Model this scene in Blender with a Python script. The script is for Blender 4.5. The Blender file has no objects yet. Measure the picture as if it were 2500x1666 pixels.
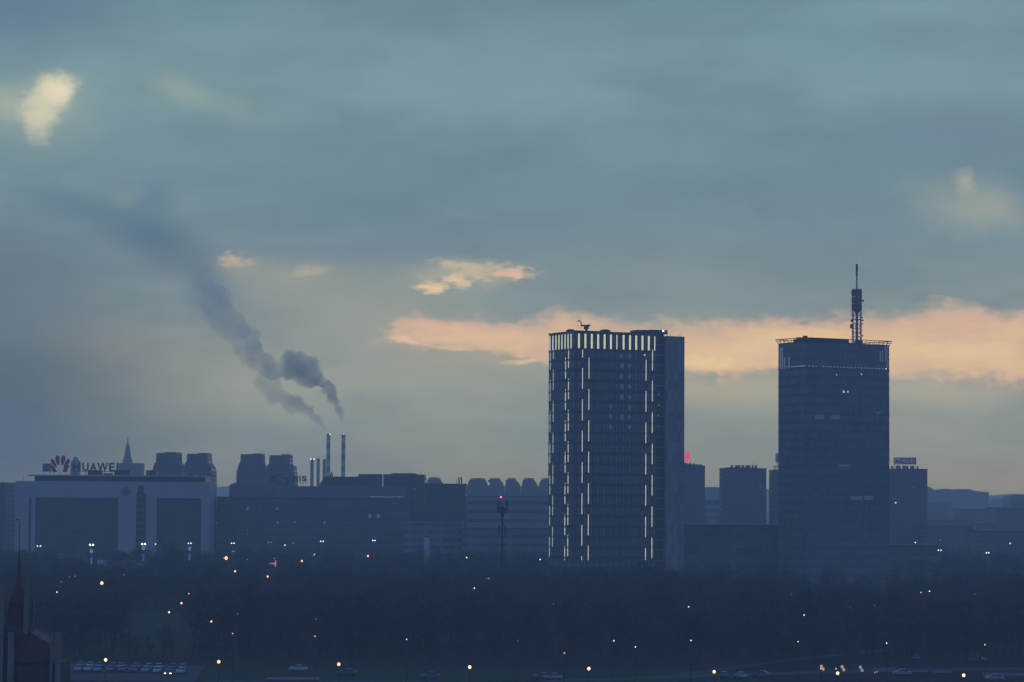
import bpy, math, random
import numpy as np
from mathutils import Vector, Matrix, noise as mnoise
random.seed(7); RNG = np.random.default_rng(7)
sc = bpy.context.scene
col = sc.collection
R = math.radians

# ------------------------------------------------------------------ camera
F = 6500.0                      # focal length in pixels of the 2500 px wide frame
CAMZ = 42.0
PITCH = math.atan((1207 - 833) / F)
ROLL = R(0.35)
Rm = Matrix.Rotation(math.pi / 2 + PITCH, 3, 'X') @ Matrix.Rotation(ROLL, 3, 'Z')
cam_d = bpy.data.cameras.new('camera')
cam_d.sensor_width = 36.0
cam_d.lens = F / 2500 * 36.0
cam_d.clip_start = 1.0
cam_d.clip_end = 40000
cam = bpy.data.objects.new('camera', cam_d)
cam.location = (0, 0, CAMZ)
cam.rotation_euler = Rm.to_euler()
col.objects.link(cam)
sc.camera = cam

def ray(px, py):
    return Rm @ Vector(((px - 1250) / F, (833 - py) / F, -1.0))
def U(px, py, Y):               # world point seen at that place of the photo, Y metres out
    d = ray(px, py)
    return Vector((d.x / d.y * Y, Y, CAMZ + d.z / d.y * Y))
def XZ(px, py, Y):
    p = U(px, py, Y); return p.x, p.z
def PJ(p):
    v = Rm.transposed() @ (Vector(p) - Vector((0, 0, CAMZ)))
    return 1250 + F * v.x / -v.z, 833 - F * v.y / -v.z
def face_t(P0, d, px, z, hi=200.0):
    lo = 0.0; s = 1 if PJ((P0.x + d.x * hi, P0.y + d.y * hi, z))[0] > px else -1
    for _ in range(50):
        m = (lo + hi) / 2
        x = PJ((P0.x + d.x * m, P0.y + d.y * m, z))[0]
        if (x > px) == (s > 0): hi = m
        else: lo = m
    return (lo + hi) / 2
def dist_for(py, px, h):        # how far a point h metres high must be to show there
    d = ray(px, py); return (CAMZ - h) / -(d.z / d.y)

def lin(c):
    return tuple(((v / 255) / 12.92 if v / 255 <= 0.04045 else ((v / 255 + 0.055) / 1.055) ** 2.4) for v in c)

# ------------------------------------------------------------------ node helpers
class NT:
    def __init__(s, tree): s.t = tree; s.n = tree.nodes; s.l = tree.links
    def new(s, ty, **kw):
        n = s.n.new(ty)
        for k, v in kw.items(): setattr(n, k, v)
        return n
    def put(s, sock, v):
        if isinstance(v, bpy.types.NodeSocket): s.l.new(v, sock)
        elif v is not None: sock.default_value = v
    def math(s, op, a, b=None, c=None, clamp=False):
        n = s.new('ShaderNodeMath', operation=op, use_clamp=clamp)
        s.put(n.inputs[0], a); s.put(n.inputs[1], b)
        if c is not None: s.put(n.inputs[2], c)
        return n.outputs[0]
    def vmath(s, op, a, b=None, out=0):
        n = s.new('ShaderNodeVectorMath', operation=op)
        s.put(n.inputs[0], a)
        if b is not None:
            if op == 'SCALE': s.put(n.inputs['Scale'], b)
            else: s.put(n.inputs[1], b)
        return n.outputs[out] if op not in ('LENGTH', 'DOT_PRODUCT') else n.outputs['Value']
    def noise(s, vec, scale, detail=4, rough=0.5, col=False):
        n = s.new('ShaderNodeTexNoise'); s.put(n.inputs['Vector'], vec)
        n.inputs['Scale'].default_value = scale; n.inputs['Detail'].default_value = detail
        n.inputs['Roughness'].default_value = rough
        return n.outputs['Color' if col else 'Fac']
    def mix(s, f, a, b, bt='MIX'):
        n = s.new('ShaderNodeMix', data_type='RGBA', blend_type=bt)
        s.put(n.inputs[0], f)
        s.put(n.inputs[6], a if isinstance(a, bpy.types.NodeSocket) else tuple(a) + (1,))
        s.put(n.inputs[7], b if isinstance(b, bpy.types.NodeSocket) else tuple(b) + (1,))
        return n.outputs[2]
    def mapr(s, v, a, b, c=0.0, d=1.0, it='SMOOTHSTEP'):
        n = s.new('ShaderNodeMapRange', interpolation_type=it)
        s.put(n.inputs[0], v); s.put(n.inputs[1], a); s.put(n.inputs[2], b); s.put(n.inputs[3], c); s.put(n.inputs[4], d)
        return n.outputs[0]

MATS = {}
def M(name, color, rough=0.7, metal=0.0, var=0.25, scale=0.3, spec=0.3):
    if name in MATS: return MATS[name]
    m = bpy.data.materials.new(name); m.use_nodes = True
    g = NT(m.node_tree); b = g.n['Principled BSDF']
    tc = g.new('ShaderNodeTexCoord')
    nz = g.noise(tc.outputs['Object'], scale, 5, 0.6)
    f = g.mapr(nz, 0.3, 0.7, 1 - var, 1 + var, 'LINEAR')
    g.l.new(g.vmath('SCALE', tuple(color), f), b.inputs['Base Color'])
    b.inputs['Roughness'].default_value = rough
    b.inputs['Metallic'].default_value = metal
    b.inputs['Specular IOR Level'].default_value = spec
    MATS[name] = m; return m
def E(name, color, strength):
    if name in MATS: return MATS[name]
    m = bpy.data.materials.new(name); m.use_nodes = True
    g = NT(m.node_tree); b = g.n['Principled BSDF']
    tc = g.new('ShaderNodeTexCoord')
    nz = g.noise(tc.outputs['Object'], 3.0, 2)
    g.l.new(g.vmath('SCALE', tuple(color), g.mapr(nz, 0.3, 0.7, 0.9, 1.1, 'LINEAR')), b.inputs['Emission Color'])
    b.inputs['Base Color'].default_value = (0.3, 0.3, 0.3, 1)
    b.inputs['Emission Strength'].default_value = strength
    m.cycles.emission_sampling = 'NONE'
    MATS[name] = m; return m
def FAC(name, wall, glass, cw, ch, fw=0.6, fh=0.5, rough=0.25, lit=0.0):
    """wall with a grid of window openings: cw x ch metres per window"""
    if name in MATS: return MATS[name]
    m = bpy.data.materials.new(name); m.use_nodes = True
    g = NT(m.node_tree); b = g.n['Principled BSDF']
    tc = g.new('ShaderNodeTexCoord'); sp = g.new('ShaderNodeSeparateXYZ'); g.l.new(tc.outputs['Object'], sp.inputs[0])
    u = g.math('DIVIDE', g.math('ADD', sp.outputs[0], sp.outputs[1]), cw)
    v = g.math('DIVIDE', sp.outputs[2], ch)
    fu = g.math('FRACT', u); fv = g.math('FRACT', v)
    mu = g.math('COMPARE', fu, 0.5, fw / 2); mv = g.math('COMPARE', fv, 0.5, fh / 2)
    mk = g.math('MULTIPLY', mu, mv)
    cell = g.new('ShaderNodeCombineXYZ'); g.l.new(g.math('FLOOR', u), cell.inputs[0]); g.l.new(g.math('FLOOR', v), cell.inputs[1])
    wn = g.new('ShaderNodeTexWhiteNoise', noise_dimensions='2D'); g.l.new(cell.outputs[0], wn.inputs['Vector'])
    nz = g.noise(tc.outputs['Object'], 0.08, 5, 0.6)
    wc = g.vmath('SCALE', tuple(wall), g.mapr(nz, 0.3, 0.7, 0.75, 1.2, 'LINEAR'))
    gc = g.vmath('SCALE', tuple(glass), g.mapr(wn.outputs['Value'], 0, 1, 0.7, 1.35, 'LINEAR'))
    g.l.new(g.mix(mk, wc, gc), b.inputs['Base Color'])
    g.l.new(g.mapr(mk, 0, 1, 0.8, rough, 'LINEAR'), b.inputs['Roughness'])
    if lit:
        on = g.math('MULTIPLY', g.math('GREATER_THAN', wn.outputs['Value'], 1 - lit), mk)
        b.inputs['Emission Color'].default_value = (1, 0.8, 0.55, 1)
        g.l.new(g.math('MULTIPLY', on, 0.04), b.inputs['Emission Strength'])
        m.cycles.emission_sampling = 'NONE'
    MATS[name] = m; return m

# ------------------------------------------------------------------ mesh helpers
class MB:
    def __init__(s): s.v = []; s.f = []
    def add(s, vs, fs):
        o = len(s.v); s.v += [tuple(v) for v in vs]; s.f += [tuple(i + o for i in f) for f in fs]; return s
    def box(s, x0, x1, y0, y1, z0, z1):
        return s.add([(x0, y0, z0), (x1, y0, z0), (x1, y1, z0), (x0, y1, z0), (x0, y0, z1), (x1, y0, z1), (x1, y1, z1), (x0, y1, z1)],
                     [(0, 3, 2, 1), (4, 5, 6, 7), (0, 1, 5, 4), (1, 2, 6, 5), (2, 3, 7, 6), (3, 0, 4, 7)])
    def tube(s, p, q, r0, r1=None, n=8):
        p = Vector(p); q = Vector(q); r1 = r0 if r1 is None else r1
        d = (q - p).normalized(); a = d.orthogonal().normalized(); b = d.cross(a)
        vs = []
        for c, r in ((p, r0), (q, r1)):
            for i in range(n):
                t = 2 * math.pi * i / n; vs.append(c + a * (r * math.cos(t)) + b * (r * math.sin(t)))
        fs = [(i, (i + 1) % n, n + (i + 1) % n, n + i) for i in range(n)] + [tuple(range(n))[::-1], tuple(range(n, 2 * n))]
        return s.add(vs, fs)
    def prism(s, pts, y0, y1):      # pts: (x, z) outline, extruded in y
        n = len(pts)
        vs = [(x, y0, z) for x, z in pts] + [(x, y1, z) for x, z in pts]
        return s.add(vs, [tuple(range(n)), tuple(range(n, 2 * n))[::-1]] + [(i, n + i, n + (i + 1) % n, (i + 1) % n) for i in range(n)])
    def lathe(s, c, prof, n=16):    # prof: (r, z)
        o = []
        for r, z in prof:
            for i in range(n):
                t = 2 * math.pi * i / n; o.append((c[0] + r * math.cos(t), c[1] + r * math.sin(t), c[2] + z))
        fs = []
        for k in range(len(prof) - 1):
            for i in range(n):
                fs.append((k * n + i, k * n + (i + 1) % n, (k + 1) * n + (i + 1) % n, (k + 1) * n + i))
        fs += [tuple(range(n))[::-1], tuple(range((len(prof) - 1) * n, len(prof) * n))]
        return s.add(o, fs)
    def disc(s, c, r, t=0.2, n=20, rx=1.0):    # drum facing the camera (axis y)
        vs = []
        for y in (0, t):
            for i in range(n):
                a = 2 * math.pi * i / n; vs.append((c[0] + r * rx * math.cos(a), c[1] + y, c[2] + r * math.sin(a)))
        return s.add(vs, [tuple(range(n)), tuple(range(n, 2 * n))[::-1]] + [(i, n + i, n + (i + 1) % n, (i + 1) % n) for i in range(n)])
    def mesh(s, name, mat, origin=(0, 0, 0)):
        me = bpy.data.meshes.new(name)
        ox, oy, oz = origin
        me.from_pydata([(x - ox, y - oy, z - oz) for x, y, z in s.v], [], s.f); me.update()
        me.materials.append(mat); return me
    def build(s, name, mat, parent=None, origin=(0, 0, 0)):
        o = bpy.data.objects.new(name, s.mesh(name, mat, origin)); col.objects.link(o)
        if parent: o.parent = parent
        else: o.location = origin
        return o

def tag(o, label=None, cat=None, group=None, kind=None):
    if label: o['label'] = label
    if cat: o['category'] = cat
    if group: o['group'] = group
    if kind: o['kind'] = kind
    return o
def thing(name, label, cat, loc=(0, 0, 0), rz=0.0, group=None):
    o = bpy.data.objects.new(name, None); o.empty_display_size = 1
    o.location = loc; o.rotation_euler = (0, 0, rz); col.objects.link(o)
    return tag(o, label, cat, group)
def dup(root, loc, rz=None, label=None, scale=None):
    r = root.copy(); col.objects.link(r); r.location = loc
    if rz is not None: r.rotation_euler = (0, 0, rz)
    if scale is not None: r.scale = scale
    if label: r['label'] = label
    for ch in list(root.children):
        c = ch.copy(); col.objects.link(c); c.parent = r
        for g_ in list(ch.children):
            d = g_.copy(); col.objects.link(d); d.parent = c
    return r
def letter_mesh(ch, w, h, depth, mat, bold=0.02):
    cu = bpy.data.curves.new('t', 'FONT'); cu.body = ch; cu.size = 1; cu.extrude = 0.1; cu.offset = bold; cu.resolution_u = 3
    ob = bpy.data.objects.new('t', cu); col.objects.link(ob)
    me = bpy.data.meshes.new_from_object(ob.evaluated_get(bpy.context.evaluated_depsgraph_get()))
    bpy.data.objects.remove(ob); bpy.data.curves.remove(cu)
    co = np.array([v.co[:] for v in me.vertices]); mn = co.min(0); mx = co.max(0)
    for v in me.vertices:
        x = (v.co.x - mn[0]) / max(mx[0] - mn[0], 1e-6) * w
        z = (v.co.y - mn[1]) / max(mx[1] - mn[1], 1e-6) * h
        y = -(v.co.z - mn[2]) / max(mx[2] - mn[2], 1e-6) * depth
        v.co = (x, y, z)
    me.materials.clear(); me.materials.append(mat); me.name = 'letter'
    return me

# ------------------------------------------------------------------ palette
concrete = M('concrete', (0.27, 0.28, 0.30))
pale_stone = M('pale_stone', (0.34, 0.29, 0.28), var=0.08, scale=0.05)
dark_metal = M('dark_metal', (0.035, 0.04, 0.05), 0.5)
roof_mat = M('roof_felt', (0.05, 0.055, 0.065), 0.9)
mid_metal = M('painted_metal', (0.16, 0.17, 0.2), 0.5)
sign_dark = M('sign_letter_paint', (0.045, 0.028, 0.045), 0.5)
steel_red = M('red_painted_steel', (0.16, 0.035, 0.04), 0.6)
white_paint = M('white_paint', (0.7, 0.7, 0.72), 0.5)
glass_dark = FAC('dark_curtain_glass', (0.045, 0.060, 0.072), (0.038, 0.052, 0.064), 1.7, 4.3, 0.85, 0.72, 0.22)
glass_grid = FAC('gridded_curtain_glass', (0.07, 0.075, 0.09), (0.03, 0.035, 0.045), 1.9, 3.6, 0.86, 0.86, 0.3)
glass_blue = FAC('bluish_curtain_glass', (0.064, 0.088, 0.098), (0.060, 0.082, 0.094), 1.5, 3.9, 0.9, 0.6, 0.3)
flats = FAC('panel_flats', (0.16, 0.155, 0.165), (0.05, 0.055, 0.07), 3.3, 2.9, 0.5, 0.5, 0.3, 0.008)
flats2 = FAC('brick_flats', (0.10, 0.095, 0.105), (0.04, 0.045, 0.06), 2.7, 2.8, 0.42, 0.5, 0.3, 0.008)
ribbon = FAC('ribbon_offices', (0.20, 0.18, 0.19), (0.045, 0.05, 0.06), 60.0, 5.6, 1.0, 0.42, 0.3)
hazy_flats = FAC('far_flats', (0.11, 0.11, 0.12), (0.07, 0.08, 0.1), 3.6, 3.0, 0.45, 0.5, 0.3)

# ------------------------------------------------------------------ ground
def sheet(name, pts, z, mat, kind='structure'):
    o = MB().add([(x, y, z) for x, y in pts], [tuple(range(len(pts)))]).build(name, mat)
    o['kind'] = kind; return o
gm = bpy.data.materials.new('winter_ground'); gm.use_nodes = True
g = NT(gm.node_tree); b = g.n['Principled BSDF']; tc = g.new('ShaderNodeTexCoord')
n1 = g.noise(tc.outputs['Object'], 0.02, 6, 0.6); n2 = g.noise(tc.outputs['Object'], 0.4, 4, 0.6)
c1 = g.mix(g.mapr(n1, 0.35, 0.65), (0.016, 0.020, 0.016), (0.026, 0.026, 0.024))
g.l.new(g.vmath('SCALE', c1, g.mapr(n2, 0.3, 0.7, 0.7, 1.3, 'LINEAR')), b.inputs['Base Color'])
b.inputs['Roughness'].default_value = 0.95; b.inputs['Specular IOR Level'].default_value = 0.05
MATS['winter_ground'] = gm
sheet('ground', [(-1950, -40), (1950, -40), (1950, 7800), (-1950, 7800)], 0.0, gm)
asph = M('asphalt', (0.021, 0.023, 0.024), 0.85, var=0.2, scale=0.5)
grass = M('short_grass', (0.026, 0.038, 0.020), 0.95, var=0.3, scale=0.12, spec=0.05)
pav = M('pavement_slabs', (0.085, 0.085, 0.09), 0.9, var=0.15)
sheet('lawn', [(-112, 700), (-85, 690), (-96, 930), (-142, 930)], 0.02, grass)
sheet('lawn', [(-84, 600), (60, 600), (52, 640), (-80, 648)], 0.02, grass)
sheet('car_park', [(-116, 598), (-70, 592), (-74, 650), (-122, 660)], 0.024, asph)
sheet('road', [(-68, 566), (130, 566), (130, 590), (-68, 596)], 0.028, asph)
sheet('pavement', [(-68, 596.2), (130, 590.2), (130, 592.5), (-68, 598.5)], 0.14, pav)
sheet('road', [(10, 600), (86, 640), (170, 668), (170, 676), (80, 648), (6, 606)], 0.03, asph)
sheet('path', [(30, 612), (72, 690), (110, 745), (113, 743), (75, 688), (33, 611)], 0.034, asph)
mk = MB()
for i in range(24):
    x = -60 + i * 8; mk.box(x, x + 3, 579.9, 580.05, 0.030, 0.034)
o = mk.build('road_markings', white_paint); o['kind'] = 'structure'

# far hills
hm = M('wooded_hill', (0.05, 0.06, 0.045), 0.95, var=0.3, scale=0.01)
mb = MB(); n = 140; vs = []
for i in range(n):
    x = -1850 + 3700 * i / (n - 1)
    px = PJ((x, 6900, 42))[0]
    h = 46 + 10 * mnoise.noise(Vector((x * 0.004, 0, 1))) + 4 * mnoise.noise(Vector((x * 0.03, 3, 1)))
    if px < 640: h += 14 * math.exp(-((px - 545) / 45) ** 2)
    if 1700 < px < 1900: h += 15
    h += 8 * math.exp(-((px - 2280) / 60) ** 2)
    vs += [(x, 6500, 0), (x, 6800, h * 0.7), (x, 7000, h), (x, 7300, 0)]
fs = []
for i in range(n - 1):
    for k in range(3): a = i * 4 + k; fs.append((a, a + 4, a + 5, a + 1))
mb.add(vs, fs); o = mb.build('hills', hm); o['kind'] = 'structure'

# ------------------------------------------------------------------ generic buildings
def building(label, px0, px1, yt, D, depth, mat, name='apartment_block', cat='building', group=None, units=(), parapet=0.5, antennas=()):
    x0, zt = XZ(px0, yt, D); x1 = U(px1, yt, D).x
    cx = (x0 + x1) / 2
    loc = (cx, D + depth / 2, 0)
    t = thing(name, label, cat, loc, 0, group)
    MB().box(x0, x1, D, D + depth, 0, zt - parapet).build('wall', mat, t, loc)
    rf = MB().box(x0 - 0.3, x1 + 0.3, D - 0.3, D + depth + 0.3, zt - parapet, zt).build('roof', roof_mat, t, loc)
    for u in units:     # (px0, px1, ytop)
        a = U(u[0], u[2], D + depth * 0.4); b_ = U(u[1], u[2], D + depth * 0.4)
        MB().box(a.x, b_.x, D + depth * 0.4, D + depth * 0.4 + max(2.0, (b_.x - a.x) * 0.8), zt, a.z).build('roof_unit', mid_metal, rf, loc)
    for a in antennas:  # (px, ytop)
        p = U(a[0], a[1], D + depth * 0.5)
        MB().tube((p.x, p.y, zt), p, 0.14, 0.06, 5).build('antenna', dark_metal, rf, loc)
    return t, zt
def outline_building(label, pts, D, depth, mat, name='apartment_tower', group=None, antennas=(), zb=0.0, cat='building'):
    """stepped outline, px coordinates of the front, closed down to the ground"""
    P = [XZ(x, y, D) for x, y in pts]
    xs = [p[0] for p in P]; P = [(P[0][0], zb)] + P + [(P[-1][0], zb)]
    loc = ((min(xs) + max(xs)) / 2, D + depth / 2, 0)
    t = thing(name, label, cat, loc, 0, group)
    MB().prism(P[::-1], D, D + depth).build('wall', mat, t, loc)
    rf = MB()
    for a, b_ in zip(P[1:-2], P[2:-1]):
        if abs(a[1] - b_[1]) < 0.35 * abs(b_[0] - a[0]) and b_[0] - a[0] > 1.2:
            z = max(a[1], b_[1]); rf.box(a[0] + 0.02, b_[0] - 0.02, D - 0.15, D + depth + 0.15, z + 0.003, z + 0.5)
    if rf.v: rf.build('roof', roof_mat, t, loc)
    for a in antennas:
        p = U(a[0], a[1], D + depth * 0.5); zt = max(z for _, z in P)
        MB().tube((p.x, p.y, min(zt, p.z - 1.0)), p, 0.16, 0.06, 5).build('antenna', dark_metal, t, loc)
    return t

# ------------------------------------------------------------------ tower with light strips
def strip_tower():
    th = R(25.5); P0 = U(1403, 808, 1100); zc = P0.z
    dx = Vector((math.cos(th), math.sin(th))); dy = Vector((-math.sin(th), math.cos(th)))
    L1 = face_t(P0, dx, 1601, 60); L2 = face_t(P0, dx, 1624, 60); L3 = face_t(P0, dx, 1669.5, 60)
    W = face_t(P0, dy, 1339, 60)
    t = thing('office_tower', 'glass office tower with glowing vertical light strips and lit bars along its top', 'tower', (P0.x, P0.y, 0), th)
    H = zc - 0.4
    MB().box(0, L1, 0, W, 0, H).build('glass_facade', glass_dark, t)
    MB().box(L1 + 0.002, L2 - 0.002, 1.5, W - 1.5, 0, H + 0.5).build('recessed_bay', M('recess_glass', (0.022, 0.028, 0.04), 0.3), t)
    pr = Vector((P0.x + dx.x * L3, P0.y + dx.y * L3, 0))
    zr = U(1669, 822.5, pr.y).z
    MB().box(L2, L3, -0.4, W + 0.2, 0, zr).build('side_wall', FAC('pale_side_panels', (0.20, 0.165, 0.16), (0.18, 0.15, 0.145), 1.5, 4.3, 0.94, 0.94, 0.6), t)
    MB().box(-0.25, L1 + 0.2, -0.25, W + 0.25, H, H + 0.5).build('parapet', dark_metal, t)
    # recessed-bay balconies
    rbay = t.children[-1] if t.children else None
    rbay = [c for c in t.children if c.name.startswith('recessed_bay')][0]
    for k in range(24):
        z = 6 + k * 4.3
        if z < H - 3: MB().box(L1 + 0.02, L2 - 0.02, 0.7, 1.497, z, z + 0.35).build('balcony', mid_metal, rbay)
    # floors and fins
    fl = MB(); z = H - 7.2; zs = []
    while z > 3:
        fl.box(-0.14, L1 + 0.001, -0.14, -0.003, z - 0.45, z + 0.45); fl.box(-0.14, -0.003, -0.003, W, z - 0.45, z + 0.45)
        zs.append(z); z -= 4.316
    fl.build('floor_band', M('spandrel_metal', (0.026, 0.036, 0.046), 0.5), t)
    fr_x = [1310 + c / 5.226 for c in (540, 622, 704, 785, 867, 948, 1024, 1109, 1191, 1270, 1350, 1431, 1507)]
    lf_x = [1310 + c / 5.226 for c in (173, 211, 250, 288, 326, 366, 404, 443)]
    ztop = 108
    ft = [face_t(P0, dx, x, ztop) for x in fr_x]; lt = [face_t(P0, dy, x, ztop) for x in lf_x]
    fin = MB(); fm = M('aluminium_fin', (0.20, 0.21, 0.26), 0.45, var=0.1)
    for i, z in enumerate(zs[:-1]):
        zb = zs[i + 1] + 0.6; zt = z - 0.6
        for k, u in enumerate(ft): fin.box(u - 0.13, u + 0.13, -0.18, -0.01, zb, zt)
        for u in lt: fin.box(-0.18, -0.01, u - 0.15, u + 0.15, zb, zt)
        for k in range(len(ft) - 1):
            a = (ft[k] + ft[k + 1]) / 2; fin.box(a - 0.05, a + 0.05, -0.12, -0.01, zb, zt)
        for k in range(len(lt) - 1):
            a = (lt[k] + lt[k + 1]) / 2; fin.box(-0.12, -0.01, a - 0.06, a + 0.06, zb, zt)
    fin.build('facade_fins', fm, t)
    glow = E('strip_glow', lin((232, 228, 180)), 1.0); glow2 = E('strip_glow_dim', lin((226, 224, 180)), 0.85)
    glow3 = E('strip_glow_cool', lin((205, 210, 185)), 0.6)
    zt = H - 0.7; zb = zt - 6.0
    for k, u in enumerate(ft):
        w = 0.14 if k in (6, 12) else 0.36
        ls = MB().box(u - w, u + w, -0.22, -0.01, zb, zt).build('light_strip', glow, t)
        if k not in (6, 12):     # the dark slot that splits each bar in two
            MB().box(u - 0.06, u + 0.06, -0.245, -0.222, zb + 0.1, zt - 0.1).build('slot', dark_metal, ls)
    for u in lt:
        MB().box(-0.16, -0.01, u - 0.34, u + 0.34, zb, zt).build('light_strip', glow2, t)
    # staggered thin light lines: photo x at the top, photo y of the first segment
    per = 400 / 5.226; seg = 265 / 5.226
    def line(face, px, y0, mat):
        d = dx if face == 'f' else dy
        u = face_t(P0, d, px, 80)
        q = Vector((P0.x + d.x * u, P0.y + d.y * u))
        y = y0 - per
        for k in range(9):
            ya, yb = y, y + seg; y += per
            ya = max(ya, 760 + (470 if face == 'l' else 492) / 5.226)
            if yb < 850 or ya > 1360 or yb - ya < 8: continue
            yb = min(yb, 1368)
            za = U(px, ya, q.y).z; zb_ = U(px, yb, q.y).z
            if face == 'f': MB().box(u - 0.12, u + 0.12, -0.20, -0.01, zb_, za).build('light_strip', mat, t)
            else: MB().box(-0.14, -0.01, u - 0.17, u + 0.17, zb_, za).build('light_strip', mat, t)
    Y = lambda c: 760 + c / 5.226; X = lambda c: 1310 + c / 5.226
    line('l', X(176), Y(480), glow3); line('l', X(214), Y(745), glow3)
    line('l', X(370), Y(595), glow2); line('l', X(408), Y(460), glow2)
    line('f', X(583), Y(727), glow2); line('f', X(665), Y(595), glow2)
    line('f', X(1394), Y(620), glow2); line('f', X(1475), Y(490), glow2)
    # softly lit rooms
    room = E('lit_room', (0.55, 0.68, 0.85), 0.014); room2 = E('lit_room_small', (0.9, 0.95, 1.0), 0.8)
    for cx, ys in ((1187, (575, 700, 832, 962, 1095, 1228, 1355, 1482)), (1090, (700, 962, 1095, 1355)), (945, (1218, 1345, 1478)), (1075, (575, 832))):
        for cy in ys:
            u = face_t(P0, dx, X(cx), 80); z = U(X(cx), Y(cy), P0.y + dx.y * u).z
            MB().prism([(u + 0.85 * math.cos(a_ * math.pi / 4 + .39), z + 1.1 * math.sin(a_ * math.pi / 4 + .39)) for a_ in range(8)], -0.05, -0.012).build('window', room, t)
    for cx, cy, s in ((1377, 560, .28), (1578, 1063, .2), (1578, 1195, .2), (1575, 1327, .2), (1573, 1465, .2)):
        u = face_t(P0, dx, X(cx), 80); z = U(X(cx), Y(cy), P0.y + dx.y * u).z
        yy = -0.05 if u < L1 else 1.4
        MB().box(u - s, u + s, yy, yy + 0.04, z - s, z + s).build('window', room2 if u < L1 else E('balcony_lamp', (0.7, 0.85, 1), 0.25), t)
    # roof plant
    def rb(c0, c1, ct, dep0, dep1, nm='roof_plant', base=H + 0.5):
        a = face_t(P0, dx, X(c0), ztop) if c0 > 480 else 0.5
        b_ = face_t(P0, dx, X(c1), ztop)
        z = U(X((c0 + c1) / 2), Y(ct), P0.y + dx.y * (a + b_) / 2 + 0.9 * dep0).z
        MB().box(a, b_, dep0, dep1, base, max(z, base + 0.3)).build(nm, dark_metal, t)
    rb(470, 900, 250, 3, 8); rb(1325, 1635, 244, 2.5, 9)
    z2 = U(1625, 808, P0.y + 20).z
    MB().box(L1 - 0.5, L2 + 2.5, 3, 9.5, H + 0.503, z2 + 0.4).build('roof_plant', dark_metal, t)
    for cx, ct, r, yy in ((930, 236, 2.3, 4), (1465, 218, 1.5, 6), (350, 258, 1.8, 14)):
        if cx > 480: u = face_t(P0, dx, X(cx), ztop); yv = yy
        else: u = 3; yv = face_t(P0, dy, X(cx), ztop)
        z = U(X(cx), Y(ct), P0.y + 10).z
        MB().lathe((u, yv, H + 0.45), [(r * 0.9, 0), (r, 0.5), (r, max(z - H - 1.0, 0.8)), (r * 0.6, max(z - H - 0.5, 1.2))], 14).build('vent', dark_metal, t)
    for px, yt in ((1310 / 1 + 1700 / 5.226, 760 + 215 / 5.226), (1643, 811), (1662, 816), (1667, 818)):
        u = face_t(P0, dx, px, ztop); z = U(px, yt, P0.y + dx.y * u).z
        MB().tube((u, 2, zr - 0.2), (u, 2, z), 0.1, 0.05, 5).build('antenna', dark_metal, t)
    u = face_t(P0, dx, 1627, ztop)
    MB().box(u - 0.3, u + 0.3, 2.6, 2.9, z2 - 0.3, z2 + 0.3).build('roof_lamp', E('roof_lamp_glow', (0.8, 0.9, 1), 3), t)
    # facade maintenance crane
    cp = U(1431, 795, P0.y + 8)
    k = thing('roof_crane', 'small facade maintenance crane on the roof of the tower with lit bars', 'crane', (cp.x, cp.y, H + 2.2))
    Zc = lambda c: U(1431, 760 + c / 5.226, cp.y).z; Xc = lambda c: U(1310 + c / 5.226, 800, cp.y).x
    lo = (cp.x, cp.y, H + 2.2)
    MB().box(Xc(603), Xc(663), cp.y - 1.5, cp.y + 1.5, Zc(230), Zc(192)).build('cabin', dark_metal, k, lo)
    MB().box(Xc(620), Xc(650), cp.y - 0.8, cp.y + 0.8, H + 0.5, Zc(230)).build('pedestal', dark_metal, k, lo)
    MB().tube((Xc(565), cp.y, Zc(184)), (Xc(660), cp.y, Zc(186)), 0.35, 0.35, 6).build('boom', dark_metal, k, lo)
    MB().box(Xc(650), Xc(684), cp.y - 0.8, cp.y + 0.8, Zc(194), Zc(172)).build('counterweight', dark_metal, k, lo)
    j = MB(); pts = [(570, 190), (568, 150), (556, 130), (540, 123), (525, 130)]
    for a, b_ in zip(pts, pts[1:]): j.tube((Xc(a[0]), cp.y, Zc(a[1])), (Xc(b_[0]), cp.y, Zc(b_[1])), 0.26, 0.22, 6)
    j.tube((Xc(525), cp.y, Zc(130)), (Xc(524), cp.y, Zc(230)), 0.04, 0.04, 4); j.tube((Xc(566), cp.y, Zc(186)), (Xc(558), cp.y, Zc(240)), 0.05, 0.05, 4)
    j.build('jib', dark_metal, k, lo)
strip_tower()

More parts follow.
